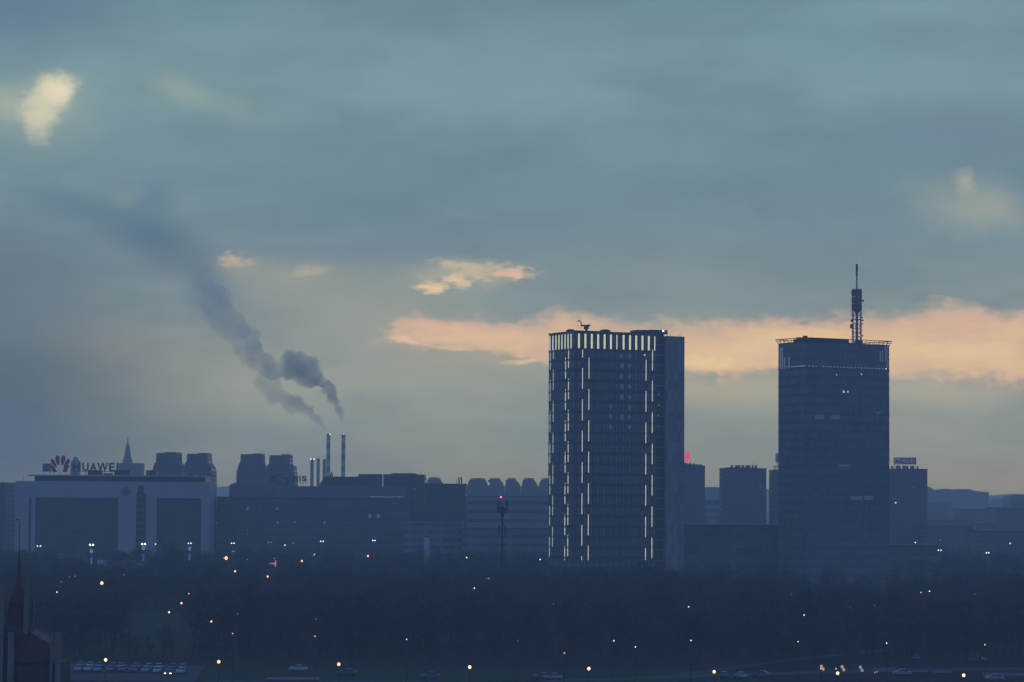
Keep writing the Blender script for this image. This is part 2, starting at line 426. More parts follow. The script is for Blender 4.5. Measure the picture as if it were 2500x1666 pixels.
# ------------------------------------------------------------------ dark tower with the mast
def dark_tower():
    th = R(31.5); P0 = U(1967, 836, 1150); zc = P0.z
    dx = Vector((math.cos(th), math.sin(th))); dy = Vector((-math.sin(th), math.cos(th)))
    L = face_t(P0, dx, 2171.3, 60); W = face_t(P0, dy, 1900.3, 60)
    t = thing('office_tower', 'dark plain glass office tower with a red and white broadcast mast on its roof', 'tower', (P0.x, P0.y, 0), th)
    H = zc
    MB().box(0, L, 0, W, 0, H).build('glass_facade', glass_blue, t)
    X = lambda c: 1870 + c / 5.226; Y = lambda c: 620 + c / 5.226
    MB().box(-0.2, L + 0.2, -0.2, W + 0.2, H, H + 0.35).build('parapet', dark_metal, t)
    bd = MB(); z = H - 11
    while z > 2:
        bd.box(-0.1, L + 0.1, -0.1, -0.003, z - 0.3, z + 0.3); bd.box(-0.1, -0.003, -0.003, W, z - 0.3, z + 0.3); z -= 3.9
    bd.build('floor_band', M('tower_band', (0.060, 0.083, 0.093), 0.5), t)
    # open railing frame round the roof
    rl = MB(); h = 2.0; e = 0.9
    for a, b_ in (((-e, -e), (L + e, -e)), ((L + e, -e), (L + e, W + e)), ((L + e, W + e), (-e, W + e)), ((-e, W + e), (-e, -e))):
        rl.tube((a[0], a[1], H + h), (b_[0], b_[1], H + h), 0.16, 0.16, 5); rl.tube((a[0], a[1], H + h * 0.6), (b_[0], b_[1], H + h * 0.6), 0.09, 0.09, 4)
        nn = int(math.dist(a, b_) / 2.4)
        for i in range(nn + 1):
            x = a[0] + (b_[0] - a[0]) * i / nn; y = a[1] + (b_[1] - a[1]) * i / nn
            cx = min(max(x, 0), L); cy = min(max(y, 0), W)
            rl.tube((cx, cy, H + 0.35), (x, y, H + h), 0.1, 0.1, 4)
    rl.build('roof_railing', M('railing_red_steel', (0.10, 0.04, 0.05), 0.6), t)
    MB().box(6, L * 0.6, 5, W - 3, H + 0.35, H + 2.3).build('roof_plant', dark_metal, t)
    p = U(X(587), Y(1045), P0.y + 12)
    for px, yt, w in ((X(580), Y(1045), 0.5), (X(596), Y(1045), 0.35), (X(515), Y(1066), 1.2), (X(655), Y(1076), 1.0), (X(1265), Y(1106), 0.5), (X(1295), Y(1106), 0.6)):
        d_ = Vector((dx.x, dx.y)); u = face_t(P0, dx, px, zc) if px > 1967 else 2.5
        vv = 4 if px > 1967 else face_t(P0, dy, px, zc)
        q = P0.y + dx.y * u + dy.y * vv
        z = U(px, yt, q).z
        MB().box(u - w, u + w, vv, vv + 1.5, H + 0.34, max(z, H + 1)).build('roof_unit', dark_metal, t)
    dot = E('crown_lamp', (0.75, 0.9, 1.0), 0.30); dotb = E('corner_lamp', (1, 1, 1), 1.6)
    zl = U(1967, Y(1430), P0.y).z
    for c in [188, 212, 240, 270, 300, 327, 352, 375, 395, 415, 437, 452, 467, 483, 498]:
        u = face_t(P0, dy, X(c), zl)
        if u > W - 0.3 and c > 200: continue
        u = min(u, W - 0.4)
        MB().box(-0.3, -0.01, u - 0.2, u + 0.2, zl - 0.13, zl + 0.13).build('crown_lamp', dot, t)
    for c in [548, 593, 640, 732, 775, 820, 865, 910, 955, 998, 1042, 1088, 1132, 1177, 1220, 1265, 1308, 1353, 1397, 1440, 1485, 1530]:
        u = min(face_t(P0, dx, X(c), zl), L - 0.4)
        MB().box(u - 0.17, u + 0.17, -0.3, -0.01, zl - 0.17, zl + 0.17).build('crown_lamp', dotb if c == 1530 else dot, t)
    fg = E('crown_fin_glow', (0.45, 0.6, 0.65), 0.10)
    for c, y0, y1 in ((190, 1165, 1450), (213, 1165, 1450), (243, 1290, 1450), (300, 1290, 1450)):
        u = min(face_t(P0, dy, X(c), zl), W - 0.5); MB().box(-0.4, -0.01, u - 0.3, u + 0.3, U(X(c), Y(y1), P0.y).z, U(X(c), Y(y0) + 2, P0.y).z).build('light_fin', fg, t)
    for c, y0, y1 in ((1455, 1240, 1380), (1483, 1230, 1380), (1520, 1175, 1380), (1542, 1175, 1455)):
        u = min(face_t(P0, dx, X(c), zl), L - 0.5); q = P0.y + dx.y * u
        MB().box(u - 0.13, u + 0.13, -0.4, -0.01, U(X(c), Y(y1), q).z, U(X(c), Y(y0), q).z).build('light_fin', fg, t)
    room = E('bright_room', (0.95, 1, 1), 0.55); dim = E('dim_office_floor', (0.5, 0.65, 0.8), 0.006)
    for px, py, s, mt in ((2042.8, 915.5, .22, room), (2103.5, 914.4, .28, room), (2070, 945, .22, dim), (2060, 957, .45, room), (2070, 957, .35, room), (1959.7, 1012, .3, dim)):
        if px > 1967:
            u = face_t(P0, dx, px, 60); z = U(px, py, P0.y + dx.y * u).z; MB().box(u - s, u + s, -0.05, -0.012, z - s, z + s).build('window', mt, t)
        else:
            u = face_t(P0, dy, px, 60); z = U(px, py, P0.y + dy.y * u).z; MB().box(-0.05, -0.012, u - s, u + s, z - s, z + s).build('window', mt, t)
    for px0, px1, py in ((2076, 2104, 1216), (2110, 2131, 1216), (1990, 2012, 1018), (2030, 2050, 1018), (2048, 2075, 1140), (2140, 2150, 1010)):
        a = face_t(P0, dx, px0, 60); b_ = face_t(P0, dx, px1, 60); z = U(px0, py, P0.y + dx.y * a).z
        MB().box(a, b_, -0.05, -0.012, z - 0.9, z + 0.9).build('window', dim, t)
    # mast
    mp = U(2092, 838, P0.y + 30); B = H + 0.4
    m = thing('broadcast_mast', 'red and white lattice mast crowded with dishes on the roof of the dark tower', 'mast', (mp.x, mp.y, B))
    lo = (mp.x, mp.y, B)
    mx = lambda c: U(2060 + c / 7.467, 740, mp.y).x; mz = lambda c: U(2092, 640 + c / 7.467, mp.y).z
    s = (mx(318) - mx(172)) / 2
    la = MB()
    corners = [(-s, -s), (s, -s), (s, s), (-s, s)]
    ztop = mz(500); nb = 13
    for cx, cy in corners: la.tube((mp.x + cx, mp.y + cy, B), (mp.x + cx, mp.y + cy, ztop), 0.19, 0.16, 5)
    for i in range(nb):
        z0 = B + (ztop - B) * i / nb; z1 = B + (ztop - B) * (i + 1) / nb
        for k in range(4):
            a = corners[k]; b_ = corners[(k + 1) % 4]
            la.tube((mp.x + a[0], mp.y + a[1], z1), (mp.x + b_[0], mp.y + b_[1], z1), 0.11, 0.11, 4)
            if i % 2: a, b_ = b_, a
            la.tube((mp.x + a[0], mp.y + a[1], z0), (mp.x + b_[0], mp.y + b_[1], z1), 0.08, 0.08, 4)
    la.build('lattice_frame', M('mast_red_steel', (0.22, 0.03, 0.05), 0.5), m, lo)
    MB().tube((mp.x, mp.y, B), (mp.x, mp.y, ztop), 0.62, 0.5, 8).build('core_pipe', mid_metal, m, lo)
    MB().tube((mp.x, mp.y, ztop), (mp.x, mp.y, mz(65)), 0.36, 0.28, 8).build('top_pole', mid_metal, m, lo)
    rg = MB()
    for c in (75, 120, 150, 200, 255): rg.lathe((mp.x, mp.y, mz(c)), [(0.5, 0), (0.5, 0.9)], 8)
    rg.tube((mp.x, mp.y, mz(65)), (mp.x, mp.y, mz(28)), 0.05, 0.03, 4)
    rg.build('antenna_ring', dark_metal, m, lo)
    pn = M('panel_antenna_red', (0.30, 0.03, 0.09), 0.5); pb = M('panel_antenna_grey', (0.10, 0.12, 0.16), 0.5)
    for k, (c0, c1) in enumerate(((505, 625), (640, 750), (760, 880))):
        for side in (-1, 1):
            for j in range(2):
                x = mp.x + side * (s * 0.92 - j * 0.86); w_ = 0.26
                for y0_ in (mp.y - s - 0.7, mp.y + s + 0.15):
                    MB().box(x - w_, x + w_, y0_, y0_ + 0.55, mz(c1), mz(c0)).build('panel_antenna', pn if side < 0 else pb, m, lo)
        for x in (mp.x - s - 0.55, mp.x + s + 0.15): MB().box(x, x + 0.3, mp.y - 0.3, mp.y + 0.3, mz(c1) + 0.3, mz(c0) - 0.3).build('panel_antenna', pb, m, lo)
    fl = MB().lathe((mp.x, mp.y, mz(960)), [(0.5, 0), (1.0, 1.0), (1.4, 2.2), (1.4, 2.6)], 10); fl.build('feed_cone', mid_metal, m, lo)
    fl = MB().lathe((mp.x, mp.y, B), [(1.3, 0), (1.2, 1.4), (0.6, 2.6)], 10); fl.build('base_cone', mid_metal, m, lo)
    for cx, cz, r in ((340, 712, 17), (135, 1072, 22), (140, 975, 11), (148, 1025, 10), (145, 1278, 11), (140, 1380, 10), (335, 1350, 12), (332, 1068, 14),
                      (330, 1135, 11), (325, 1020, 10), (205, 1050, 9), (275, 1052, 9), (205, 1172, 9), (278, 1172, 9), (205, 1295, 9), (275, 1300, 9), (300, 860, 13), (175, 860, 12), (165, 1320, 9), (290, 790, 12)):
        rr = r / 7.467 * mp.y / F * 1.15
        MB().disc((mx(cx), mp.y - s - 0.5, mz(cz)), rr, 0.45, 12).build('dish_antenna', dark_metal, m, lo)
    MB().box(mx(108), mx(158), mp.y - s, mp.y - s + 1.0, mz(1215), mz(1140)).build('equipment_box', dark_metal, m, lo)
    for c in (570, 678, 790, 898):
        MB().tube((mx(118), mp.y, mz(c)), (mx(160), mp.y, mz(c)), 0.07, 0.07, 4).build('side_aerial', dark_metal, m, lo)
dark_tower()

# ------------------------------------------------------------------ white framed building and its roof sign
def framed_building():
    D = 1450; t = thing('office_building', 'wide pale framed building with two big dark glass walls under petal logo sign', 'building', (U(274, 1200, D).x, D + 20, 0))
    lo = tuple(t.location); z = lambda y, x=274: U(x, y, D).z; x = lambda p: U(p, 1200, D).x
    w = MB()
    def b(x0, x1, y0, y1=None, yy=0.0, dep=3.0): w.box(x(x0), x(x1), D + yy, D + yy + dep, 0 if y1 is None else z(y1), z(y0))
    b(37, 71.5, 1216); b(76.5, 87, 1216); b(289.5, 333, 1216); b(357, 383, 1216); b(492, 510, 1216)
    w.box(x(37), x(333), D, D + 3, z(1216), z(1176)); w.box(x(357), x(510), D, D + 3, z(1216), z(1176))
    w.box(x(333), x(357), D, D + 3, z(1186), z(1176))
    w.box(x(333), x(336), D, D + 3, z(1204), z(1186)); w.box(x(350.5), x(357), D, D + 3, z(1204), z(1186))
    w.build('wall', pale_stone, t, lo)
    MB().box(x(37.5), x(509.5), D + 4.6, D + 40, 0, z(1177)).build('side_wall', pale_stone, t, lo)
    MB().box(x(87.2), x(289.3), D + 2.2, D + 4.5, 0, z(1216.2)).build('glass_wall', glass_grid, t, lo)
    MB().box(x(383.2), x(491.8), D + 2.2, D + 4.5, 0, z(1216.2)).build('glass_wall', glass_grid, t, lo)
    st = MB().box(x(333.2), x(356.8), D + 1.5, D + 4.5, 0, z(1204)); st.box(x(336.2), x(350.3), D + 1.5, D + 4.5, z(1204), z(1186.2))
    st.build('stair_window', FAC('stair_glass', (0.10, 0.10, 0.12), (0.02, 0.025, 0.035), 9.0, 3.6, 1.0, 0.7, 0.3), t, lo)
    MB().box(x(71.7), x(76.3), D + 2, D + 4.5, 0, z(1216.2)).build('slit_window', M('slit_glass', (0.02, 0.025, 0.035), 0.3), t, lo)
    MB().box(x(80), x(498), D + 5, D + 36, z(1177) + 0.01, z(1163.5)).build('penthouse', M('penthouse_glass', (0.025, 0.032, 0.042), 0.35), t, lo)
    MB().box(x(68), x(500), D + 1.0, D + 38, z(1163.5) + 0.003, z(1160.3)).build('canopy', M('canopy_concrete', (0.30, 0.30, 0.33)), t, lo)
    e = MB().disc((x(307), D - 0.25, z(1200)), 13 / F * D, 0.22, 24, 0.95); e.build('emblem', M('emblem_relief', (0.16, 0.18, 0.21), 0.6), t, lo)
    MB().disc((x(307), D - 0.42, z(1200)), 8 / F * D, 0.16, 8, 0.9).build('emblem', M('emblem_core', (0.12, 0.14, 0.17), 0.6), t, lo)
    for a, b_, yt, yb in ((205, 236, 1149, 1160.2), (270, 308, 1148.5, 1160.2), (356, 374, 1149.5, 1160.2), (455, 468, 1156, 1160.2), (243, 262, 1156.5, 1160.2)):
        MB().box(x(a), x(b_), D + 12, D + 20, z(yb), z(yt) + 0.2).build('roof_unit', dark_metal, t, lo)
    MB().tube((x(52), D + 5, z(1177)), (x(52), D + 5, z(1158)), 0.12, 0.06, 5).build('antenna', dark_metal, t, lo)
    # sign
    Ds = D + 8; X = lambda c: U(90 + c / 10.695, 1140, Ds).x; Z = lambda c: U(200, 1100 + c / 10.695, Ds).z
    zb = z(1160.3)
    s = thing('rooftop_sign', 'dark rooftop sign of letters with flower petal logo on the pale framed building', 'sign', (X(1000), Ds, zb)); so = tuple(s.location)
    for ch, a, b_ in (('H', 940, 1145), ('U', 1190, 1357), ('A', 1383, 1572), ('W', 1575, 1862), ('E', 1888, 2035), ('I', 2082, 2132)):
        me = letter_mesh(ch, X(b_) - X(a), Z(322) - Z(540), 0.5, sign_dark, 0.03)
        o = bpy.data.objects.new('letter', me); col.objects.link(o); o.parent = s; o.location = (X(a) - so[0], 0, Z(540) - so[2])
    k = F / Ds / 1.0
    for cx, cy, L_, wd, an in ((545, 262, 132, 52, -7), (682, 262, 132, 52, 7), (448, 345, 132, 46, -31), (778, 345, 132, 46, 31), (420, 455, 100, 40, -52), (770, 458, 95, 40, 52), (462, 535, 75, 38, -72), (740, 535, 75, 38, 72)):
        sc_ = Ds / F / 10.695; pts = []
        for i in range(18):
            a = 2 * math.pi * i / 18; py = math.cos(a) * L_; pxx = math.sin(a) * wd * (1.0 + 0.35 * math.cos(a))
            r = R(an); pts.append((X(cx) + (pxx * math.cos(r) + py * math.sin(r)) * sc_, Z(cy) + (-pxx * math.sin(r) + py * math.cos(r)) * sc_))
        MB().prism(pts[::-1], Ds - 0.5, Ds).build('petal', M('petal_paint', (0.30, 0.02, 0.03), 0.5), s, so)
    fr = MB()
    for c in (440, 600, 760, 1000, 1270, 1480, 1700, 1950, 2100): fr.tube((X(c), Ds + 0.3, zb), (X(c), Ds + 0.3, Z(500)), 0.12, 0.12, 4)
    fr.box(X(940), X(2132), Ds + 0.2, Ds + 0.5, Z(560), Z(545))
    fr.build('support_frame', dark_metal, s, so)
    b2 = thing('rooftop_billboard', 'pale square board seen beside the petal logo at the roof sign left end', 'sign', (X(200), Ds + 6, zb)); bo = tuple(b2.location)
    MB().box(X(98), X(330), Ds + 6, Ds + 6.4, Z(560), Z(345)).build('board', M('board_grey', (0.18, 0.19, 0.22)), b2, bo)
    q = MB(); q.box(X(130), X(250), Ds + 5.85, Ds + 5.99, Z(530), Z(515)); q.box(X(130), X(150), Ds + 5.85, Ds + 5.99, Z(515), Z(385)); q.box(X(150), X(250), Ds + 5.85, Ds + 5.99, Z(400), Z(385)); q.box(X(230), X(250), Ds + 5.85, Ds + 5.99, Z(515), Z(400))
    q.build('outline', M('board_line', (0.09, 0.10, 0.13)), b2, bo)
    q = MB()
    for c in (130, 300): q.tube((X(c), Ds + 6.2, zb), (X(c), Ds + 6.2, Z(560)), 0.12, 0.12, 4)
    q.build('post', dark_metal, b2, bo)
framed_building()

# church with a spire far behind the sign, small dome beside it
def spire_church():
    D = 2600; c = U(310, 1140, D); lo = (c.x, D + 12, 0)
    t = thing('church', 'hazy church with a slender pointed spire behind the letter sign', 'church', lo)
    st = M('church_stone', (0.11, 0.11, 0.12))
    x = lambda p: U(p, 1140, D).x; z = lambda y: U(310, y, D).z
    MB().box(x(290), x(344), D, D + 25, 0, z(1131)).build('wall', st, t, lo)
    MB().box(x(300), x(321), D - 1, D + 7, z(1131) - 20, z(1128)).build('tower_base', st, t, lo)
    k = (x(321) - x(300)) / 2
    MB().lathe((x(310), D + 3, 0), [(k * 1.2, z(1129)), (k * .75, z(1112)), (k * .42, z(1092)), (k * 0.38, z(1088)), (k * .16, z(1083)), (k * .06, z(1066))], 8).build('spire', st, t, lo)
    MB().box(x(318.0), x(323.5), D - 1.2, D - 1.02, z(1147), z(1138)).build('window', dark_metal, t, lo)
    D = 2500; c = U(182, 1120, D); lo = (c.x, D + 5, 0)
    t = thing('domed_church', 'small hazy dome showing behind the first letter of the roof sign', 'church', lo)
    k = 11 / F * D
    MB().lathe((c.x, D + 6, 0), [(k * 1.1, 0), (k * 1.1, U(182, 1131, D).z), (k * .8, U(182, 1124, D).z)], 12).build('drum', st, t, lo)
    MB().lathe((c.x, D + 6, U(182, 1124.5, D).z), [(k * .62, 0), (k * .58, 1.6), (k * .4, 2.8), (k * .1, 3.6)], 12).build('dome', st, t, lo)
spire_church()

# ------------------------------------------------------------------ stepped tower blocks left of centre
c1 = lambda x, y: (x / 4.278, 1050 + y / 4.278)
c2 = lambda x, y: (500 + x / 6.723, 1050 + y / 6.723)
st_m = FAC('stepped_flats', (0.075, 0.07, 0.09), (0.035, 0.04, 0.055), 3.0, 3.0, 0.45, 0.5, 0.3)
outline_building('stepped tower block with flared shoulders, left one of the pair behind the pale framed building',
    [c1(1523, 520), c1(1523, 430), c1(1592, 428), c1(1597, 398), c1(1612, 350), c1(1630, 338), c1(1632, 250), c1(1720, 248), c1(1757, 240), c1(1846, 240), c1(1849, 342), c1(1888, 378), c1(1900, 470), c1(1903, 520)], 1900, 30, st_m, antennas=((c1(1730, 0)[0], 1101), (c1(1745, 0)[0], 1103)))
outline_building('stepped tower block with flared shoulders, right one of the pair behind the pale framed building',
    [c1(1912, 520), c1(1914, 400), c1(1930, 350), c1(1950, 325), c1(1952, 260), c1(2060, 257), c1(2095, 248), c1(2166, 248), c1(2170, 345), c1(2205, 388), c1(2217, 450), c1(2217, 640)], 1960, 30, st_m)
outline_building('stepped tower block left of the ring logo, low wing on its left side',
    [c2(410, 1080), c2(410, 900), c2(450, 885), c2(515, 862), c2(522, 690), c2(545, 610), c2(560, 560), c2(586, 520), c2(588, 412), c2(765, 410), c2(785, 399), c2(925, 399), c2(927, 520), c2(940, 560), c2(942, 602), c2(985, 612), c2(998, 650)], 1950, 30, st_m)
outline_building('stepped tower block directly behind the ring logo sign with two roof aerials',
    [c2(1001, 650), c2(1030, 575), c2(1056, 558), c2(1062, 432), c2(1235, 427), c2(1262, 412), c2(1390, 412), c2(1394, 560), c2(1412, 597), c2(1454, 600), c2(1462, 690), c2(1475, 750), c2(1476, 900)], 1990, 30, st_m, antennas=((c2(1258, 0)[0], 1105), (c2(1348, 0)[0], 1104)))

# long dark glass headquarters
hq, hz = building('long dark glass office building running below the ring logo sign', 530, 992, 1213, 1480, 40, glass_dark, 'office_building', parapet=0.6)
lo = tuple(hq.location)
MB().box(U(560, 1200, 1490).x, U(985, 1200, 1490).x, 1490, 1515, hz + 0.002, U(700, 1187, 1490).z).build('upper_storey', M('upper_storey', (0.12, 0.13, 0.15)), hq, lo)
wl = E('dim_window', (0.7, 0.78, 0.9), 0.05)
for px, py, s in ((604.5, 1242, .6), (677, 1242, .6), (903, 1260.5, .8), (923.5, 1260.5, .8), (792, 1276, .6), (678, 1276, .6), (603.5, 1295, .3), (604, 1305, .3), (719, 1275, .5)):
    p = U(px, py, 1480); MB().box(p.x - s, p.x + s, 1479.95, 1479.99, p.z - s * 1.3, p.z + s * 1.3).build('window', wl, hq, lo)
for a, b_ in ((903, 961), (966, 985)):
    p = U(a, 1213.5, 1479); q = U(b_, 1213.5, 1479); MB().box(p.x, q.x, 1479.5, 1479.66, p.z - 0.22, p.z + 0.22).build('light_line', E('cool_line', (0.5, 0.7, 0.8), 0.13), hq, lo)

def ring_sign():
    Ds = 1493; zb = hz; P = lambda x, y: XZ(500 + x / 6.723, 1050 + y / 6.723, Ds)
    s = thing('rooftop_sign', 'dark swirling ring logo with three letters standing on the long office roof', 'sign', (P(1300, 900)[0], Ds, U(700, 1187, 1490).z)); so = tuple(s.location)
    def band(pts, w0, w1):
        n = len(pts); L, Rr = [], []
        for i in range(n):
            a = Vector(pts[max(i - 1, 0)]); b_ = Vector(pts[min(i + 1, n - 1)]); d = (b_ - a).normalized(); nn = Vector((-d.y, d.x))
            w = (w0 + (w1 - w0) * math.sin(math.pi * i / (n - 1))) / 2
            c = Vector(pts[i]); L.append(c + nn * w); Rr.append(c - nn * w)
        m = MB()
        for i in range(n - 1):
            q = [P(*L[i]), P(*L[i + 1]), P(*Rr[i + 1]), P(*Rr[i])]; m.prism(q, Ds - 0.6, Ds)
        m.build('logo_band', M('logo_paint', (0.10, 0.02, 0.04), 0.5), s, so)
    band([(1285, 728), (1230, 735), (1170, 752), (1120, 780), (1100, 810), (1115, 832), (1160, 848), (1215, 862), (1255, 872)], 14, 42)
    band([(1240, 782), (1300, 795), (1350, 818), (1372, 850), (1365, 880), (1335, 905), (1280, 922), (1225, 930), (1195, 932)], 14, 42)
    for ch, a, b_ in (('N', 1447, 1532), ('I', 1552, 1575), ('S', 1592, 1676)):
        x0, z1 = P(a, 752); x1, z0 = P(b_, 842)
        o = bpy.data.objects.new('letter', letter_mesh(ch, x1 - x0, z1 - z0, 0.5, sign_dark, 0.04)); col.objects.link(o); o.parent = s; o.location = (x0 - so[0], 0, z0 - so[2])
    fr = MB()
    for c in (1150, 1230, 1310, 1380, 1470, 1520, 1565, 1610, 1660):
        x0, z0 = P(c, 860); fr.tube((x0, Ds + 0.3, so[2]), (x0, Ds + 0.3, z0 + (3 if c < 1400 else 0.3)), 0.12, 0.12, 4)
    x0, z0 = P(1440, 858); x1, _ = P(1690, 858); fr.box(x0, x1, Ds + 0.2, Ds + 0.4, z0, z0 + 0.3)
    fr.build('support_frame', dark_metal, s, so)
ring_sign()

# ------------------------------------------------------------------ chimneys
def stripes(name, a, b_, h, off=0.0):
    m = bpy.data.materials.new(name); m.use_nodes = True; g = NT(m.node_tree); bs = g.n['Principled BSDF']
    tc = g.new('ShaderNodeTexCoord'); sp = g.new('ShaderNodeSeparateXYZ'); g.l.new(tc.outputs['Object'], sp.inputs[0])
    k = g.math('GREATER_THAN', g.math('FRACT', g.math('DIVIDE', g.math('ADD', sp.outputs[2], off), 2 * h)), 0.5)
    n_ = g.noise(tc.outputs['Object'], 0.2, 4)
    g.l.new(g.vmath('SCALE', g.mix(k, a, b_), g.mapr(n_, 0.3, 0.7, 0.85, 1.1, 'LINEAR')), bs.inputs['Base Color']); bs.inputs['Roughness'].default_value = 0.8
    return m
def chimney(px, yt, D, r, label, mat, lamps, group):
    p = U(px, yt, D); lo = (p.x, D, 0)
    t = thing('chimney', label, 'chimney', lo, 0, group)
    MB().lathe(lo, [(r * 1.15, 0), (r, p.z - 3), (r, p.z - 1.2)], 20).build('shaft', mat, t, lo)
    rim = MB().lathe((p.x, D, p.z - 1.2), [(r * 1.22, 0), (r * 1.22, 0.4), (r * 0.95, 0.45), (r * 0.95, 1.2)], 20).build('rim', dark_metal, t, lo)
    for dxp in lamps:
        q = U(px + dxp, yt + 1.5, D - r * 1.3)
        MB().lathe((q.x, q.y, q.z - 0.5), [(0.25, 0), (0.45, 0.3), (0.45, 0.8), (0.25, 1.1)], 8).build('warning_lamp', E('white_beacon' if dxp > -4 else 'weak_beacon', (0.95, 0.98, 1), 3.5 if dxp > -4 else 0.7), rim, lo)
    return p
red_stripe = stripes('striped_chimney_paint', (0.42, 0.35, 0.33), (0.15, 0.065, 0.07), 6.3, 4.0)
grey_ch = M('chimney_concrete', (0.15, 0.13, 0.12), 0.9, var=0.1)
ctop1 = chimney(802, 1059.5, 2920, 2.05, 'tall striped chimney, left one of the two smoking stacks', red_stripe, (4, -5), 'tall striped chimneys of the heating plant')
ctop2 = chimney(838.6, 1059.0, 2920, 2.05, 'tall striped chimney, right one of the two smoking stacks', red_stripe, (0.8, -4.5), 'tall striped chimneys of the heating plant')
chimney(762, 1120, 2800, 1.75, 'short grey chimney with two white lamps at its top', grey_ch, (-3, 4.3), 'short grey chimneys of the heating plant')
chimney(777, 1120, 2800, 1.65, 'short plain grey chimney, middle of the three short ones', grey_ch, (), 'short grey chimneys of the heating plant')
chimney(792, 1121.5, 2800, 1.65, 'short plain grey chimney half hidden beside the left tall striped chimney', grey_ch, (), 'short grey chimneys of the heating plant')

# ------------------------------------------------------------------ dark complex in the middle
c3 = lambda x, y: (780 + x / 4.057, 1120 + y / 4.057)
dk = FAC('dark_hotel', (0.05, 0.055, 0.07), (0.03, 0.035, 0.045), 3.4, 3.2, 0.6, 0.5, 0.3)
cx_ = outline_building('dark stepped complex right of the chimneys with a flat raised roof and two thin aerials',
    [c3(0, 300), c3(2, 250), c3(28, 215), c3(42, 188), c3(385, 188), c3(386, 162), c3(710, 163), c3(765, 153), c3(940, 156), c3(946, 166), c3(1034, 171), c3(1037, 236)], 1620, 45, dk, 'hotel_complex', antennas=((c3(879, 0)[0], 1150), (c3(1005, 0)[0], 1150)))
p = U(c3(627, 220)[0], c3(0, 222)[1], 1619.8); lo = tuple(cx_.location)
MB().box(p.x - 0.35, p.x + 0.35, 1619.7, 1619.9, p.z - 4.2, p.z + 4.2).build('light_strip', E('pale_strip', (0.7, 0.8, 0.95), 0.16), cx_, lo)
p = U(c3(940, 303)[0], c3(0, 303)[1], 1619.8); MB().box(p.x - 0.8, p.x + 0.8, 1619.7, 1619.9, p.z - 0.4, p.z + 0.4).build('window', wl, cx_, lo)
t, zz = building('dark square-edged block between the hotel complex and the low banded offices', c3(1040, 0)[0], c3(1449, 0)[0], c3(0, 247)[1], 1560, 40, FAC('square_block', (0.03, 0.045, 0.055), (0.025, 0.035, 0.045), 3, 3.6, 0.7, 0.5), 'office_building', antennas=((c3(1356, 0)[0], c3(0, 206)[1]),))
lo = tuple(t.location)
for cx in (1380, 1404):
    j = MB(); pts = [(cx + 2, 246), (cx + 3, 215), (cx, 198), (cx - 1, 184)]
    for a, b_ in zip(pts, pts[1:]): j.tube(U(*c3(*a), 1575), U(*c3(*b_), 1575), 0.45, 0.4, 6)
    j.build('vent_pipe', dark_metal, t, lo)
# illegible sign on the hotel roof: tall pointed emblem and short strokes
Ds = 1612; q = lambda x, y: XZ(770 + x / 15.687, 1140 + y / 15.687, Ds)
s = thing('rooftop_sign', 'dark sign with a tall pointed emblem and short strokes near the chimney foot', 'sign', (q(900, 0)[0], Ds, q(0, 480)[1] - 3)); so = tuple(s.location)
MB().prism([q(545, 480), q(570, 330), q(605, 195), q(640, 195), q(668, 320), q(692, 480), q(650, 480), q(625, 300), q(590, 480)], Ds - 0.5, Ds).build('emblem', sign_dark, s, so)
st_ = [[(715, 480), (745, 395), (785, 395), (755, 480)], [(790, 420), (815, 395), (850, 470), (835, 500)], [(865, 480), (870, 395), (940, 395), (940, 480)], [(1000, 470), (1000, 395), (1050, 395), (1050, 470)],
       [(1110, 425), (1110, 390), (1340, 390), (1340, 425)], [(1350, 425), (1350, 385), (1500, 395), (1500, 470)], [(1570, 480), (1590, 390), (1640, 390), (1640, 480)]]
for a in st_: MB().prism([q(*k) for k in a][::-1], Ds - 0.4, Ds).build('letter_stroke', sign_dark, s, so)
MB().box(q(540, 0)[0], q(1640, 0)[0], Ds + 0.1, Ds + 0.3, q(0, 510)[1] - 3, q(0, 480)[1]).build('support_frame', dark_metal, s, so)
outline_building('small stepped block peeping over the roof right of the hotel complex', [c3(1068, 240), c3(1068, 212), c3(1085, 195), c3(1130, 190), c3(1190, 198), c3(1200, 222), c3(1215, 240)], 2400, 25, hazy_flats, antennas=((c3(1131, 0)[0], 1162),))

# row of stepped blocks on the skyline
for i, (a, b_, c_, d_, lb) in enumerate(((1458, 1494, 1640, 1672, 'leftmost and widest of the five stepped roofs on the skyline'), (1672, 1684, 1790, 1830, 'second from the left of the five stepped roofs on the skyline'), (1832, 1858, 1945, 1992, 'middle one of the five stepped roofs on the skyline'),
                                 (1995, 2025, 2125, 2165, 'fourth from the left of the five stepped roofs on the skyline'), (2168, 2205, 2330, 2380, 'hazy stepped block cut off by the left edge of the strip-lit tower'))):
    yt = 203
    outline_building(lb, [c3(a, 278), c3(a + 12, 255), c3(a + 14, 240), c3(b_ - 14, 228), c3(b_ - 12, 214), c3(b_, yt + 3), c3((b_ + c_) / 2, yt - 3), c3(c_, yt + 2), c3(c_ + 10, 225), c3(d_ - 14, 240), c3(d_ - 10, 258), c3(d_, 272)], 2250, 25, hazy_flats, 'stepped_block', 'stepped apartment blocks in a row on the skyline', ((c3((b_ + c_) / 2 - 20, 0)[0], 1167),))

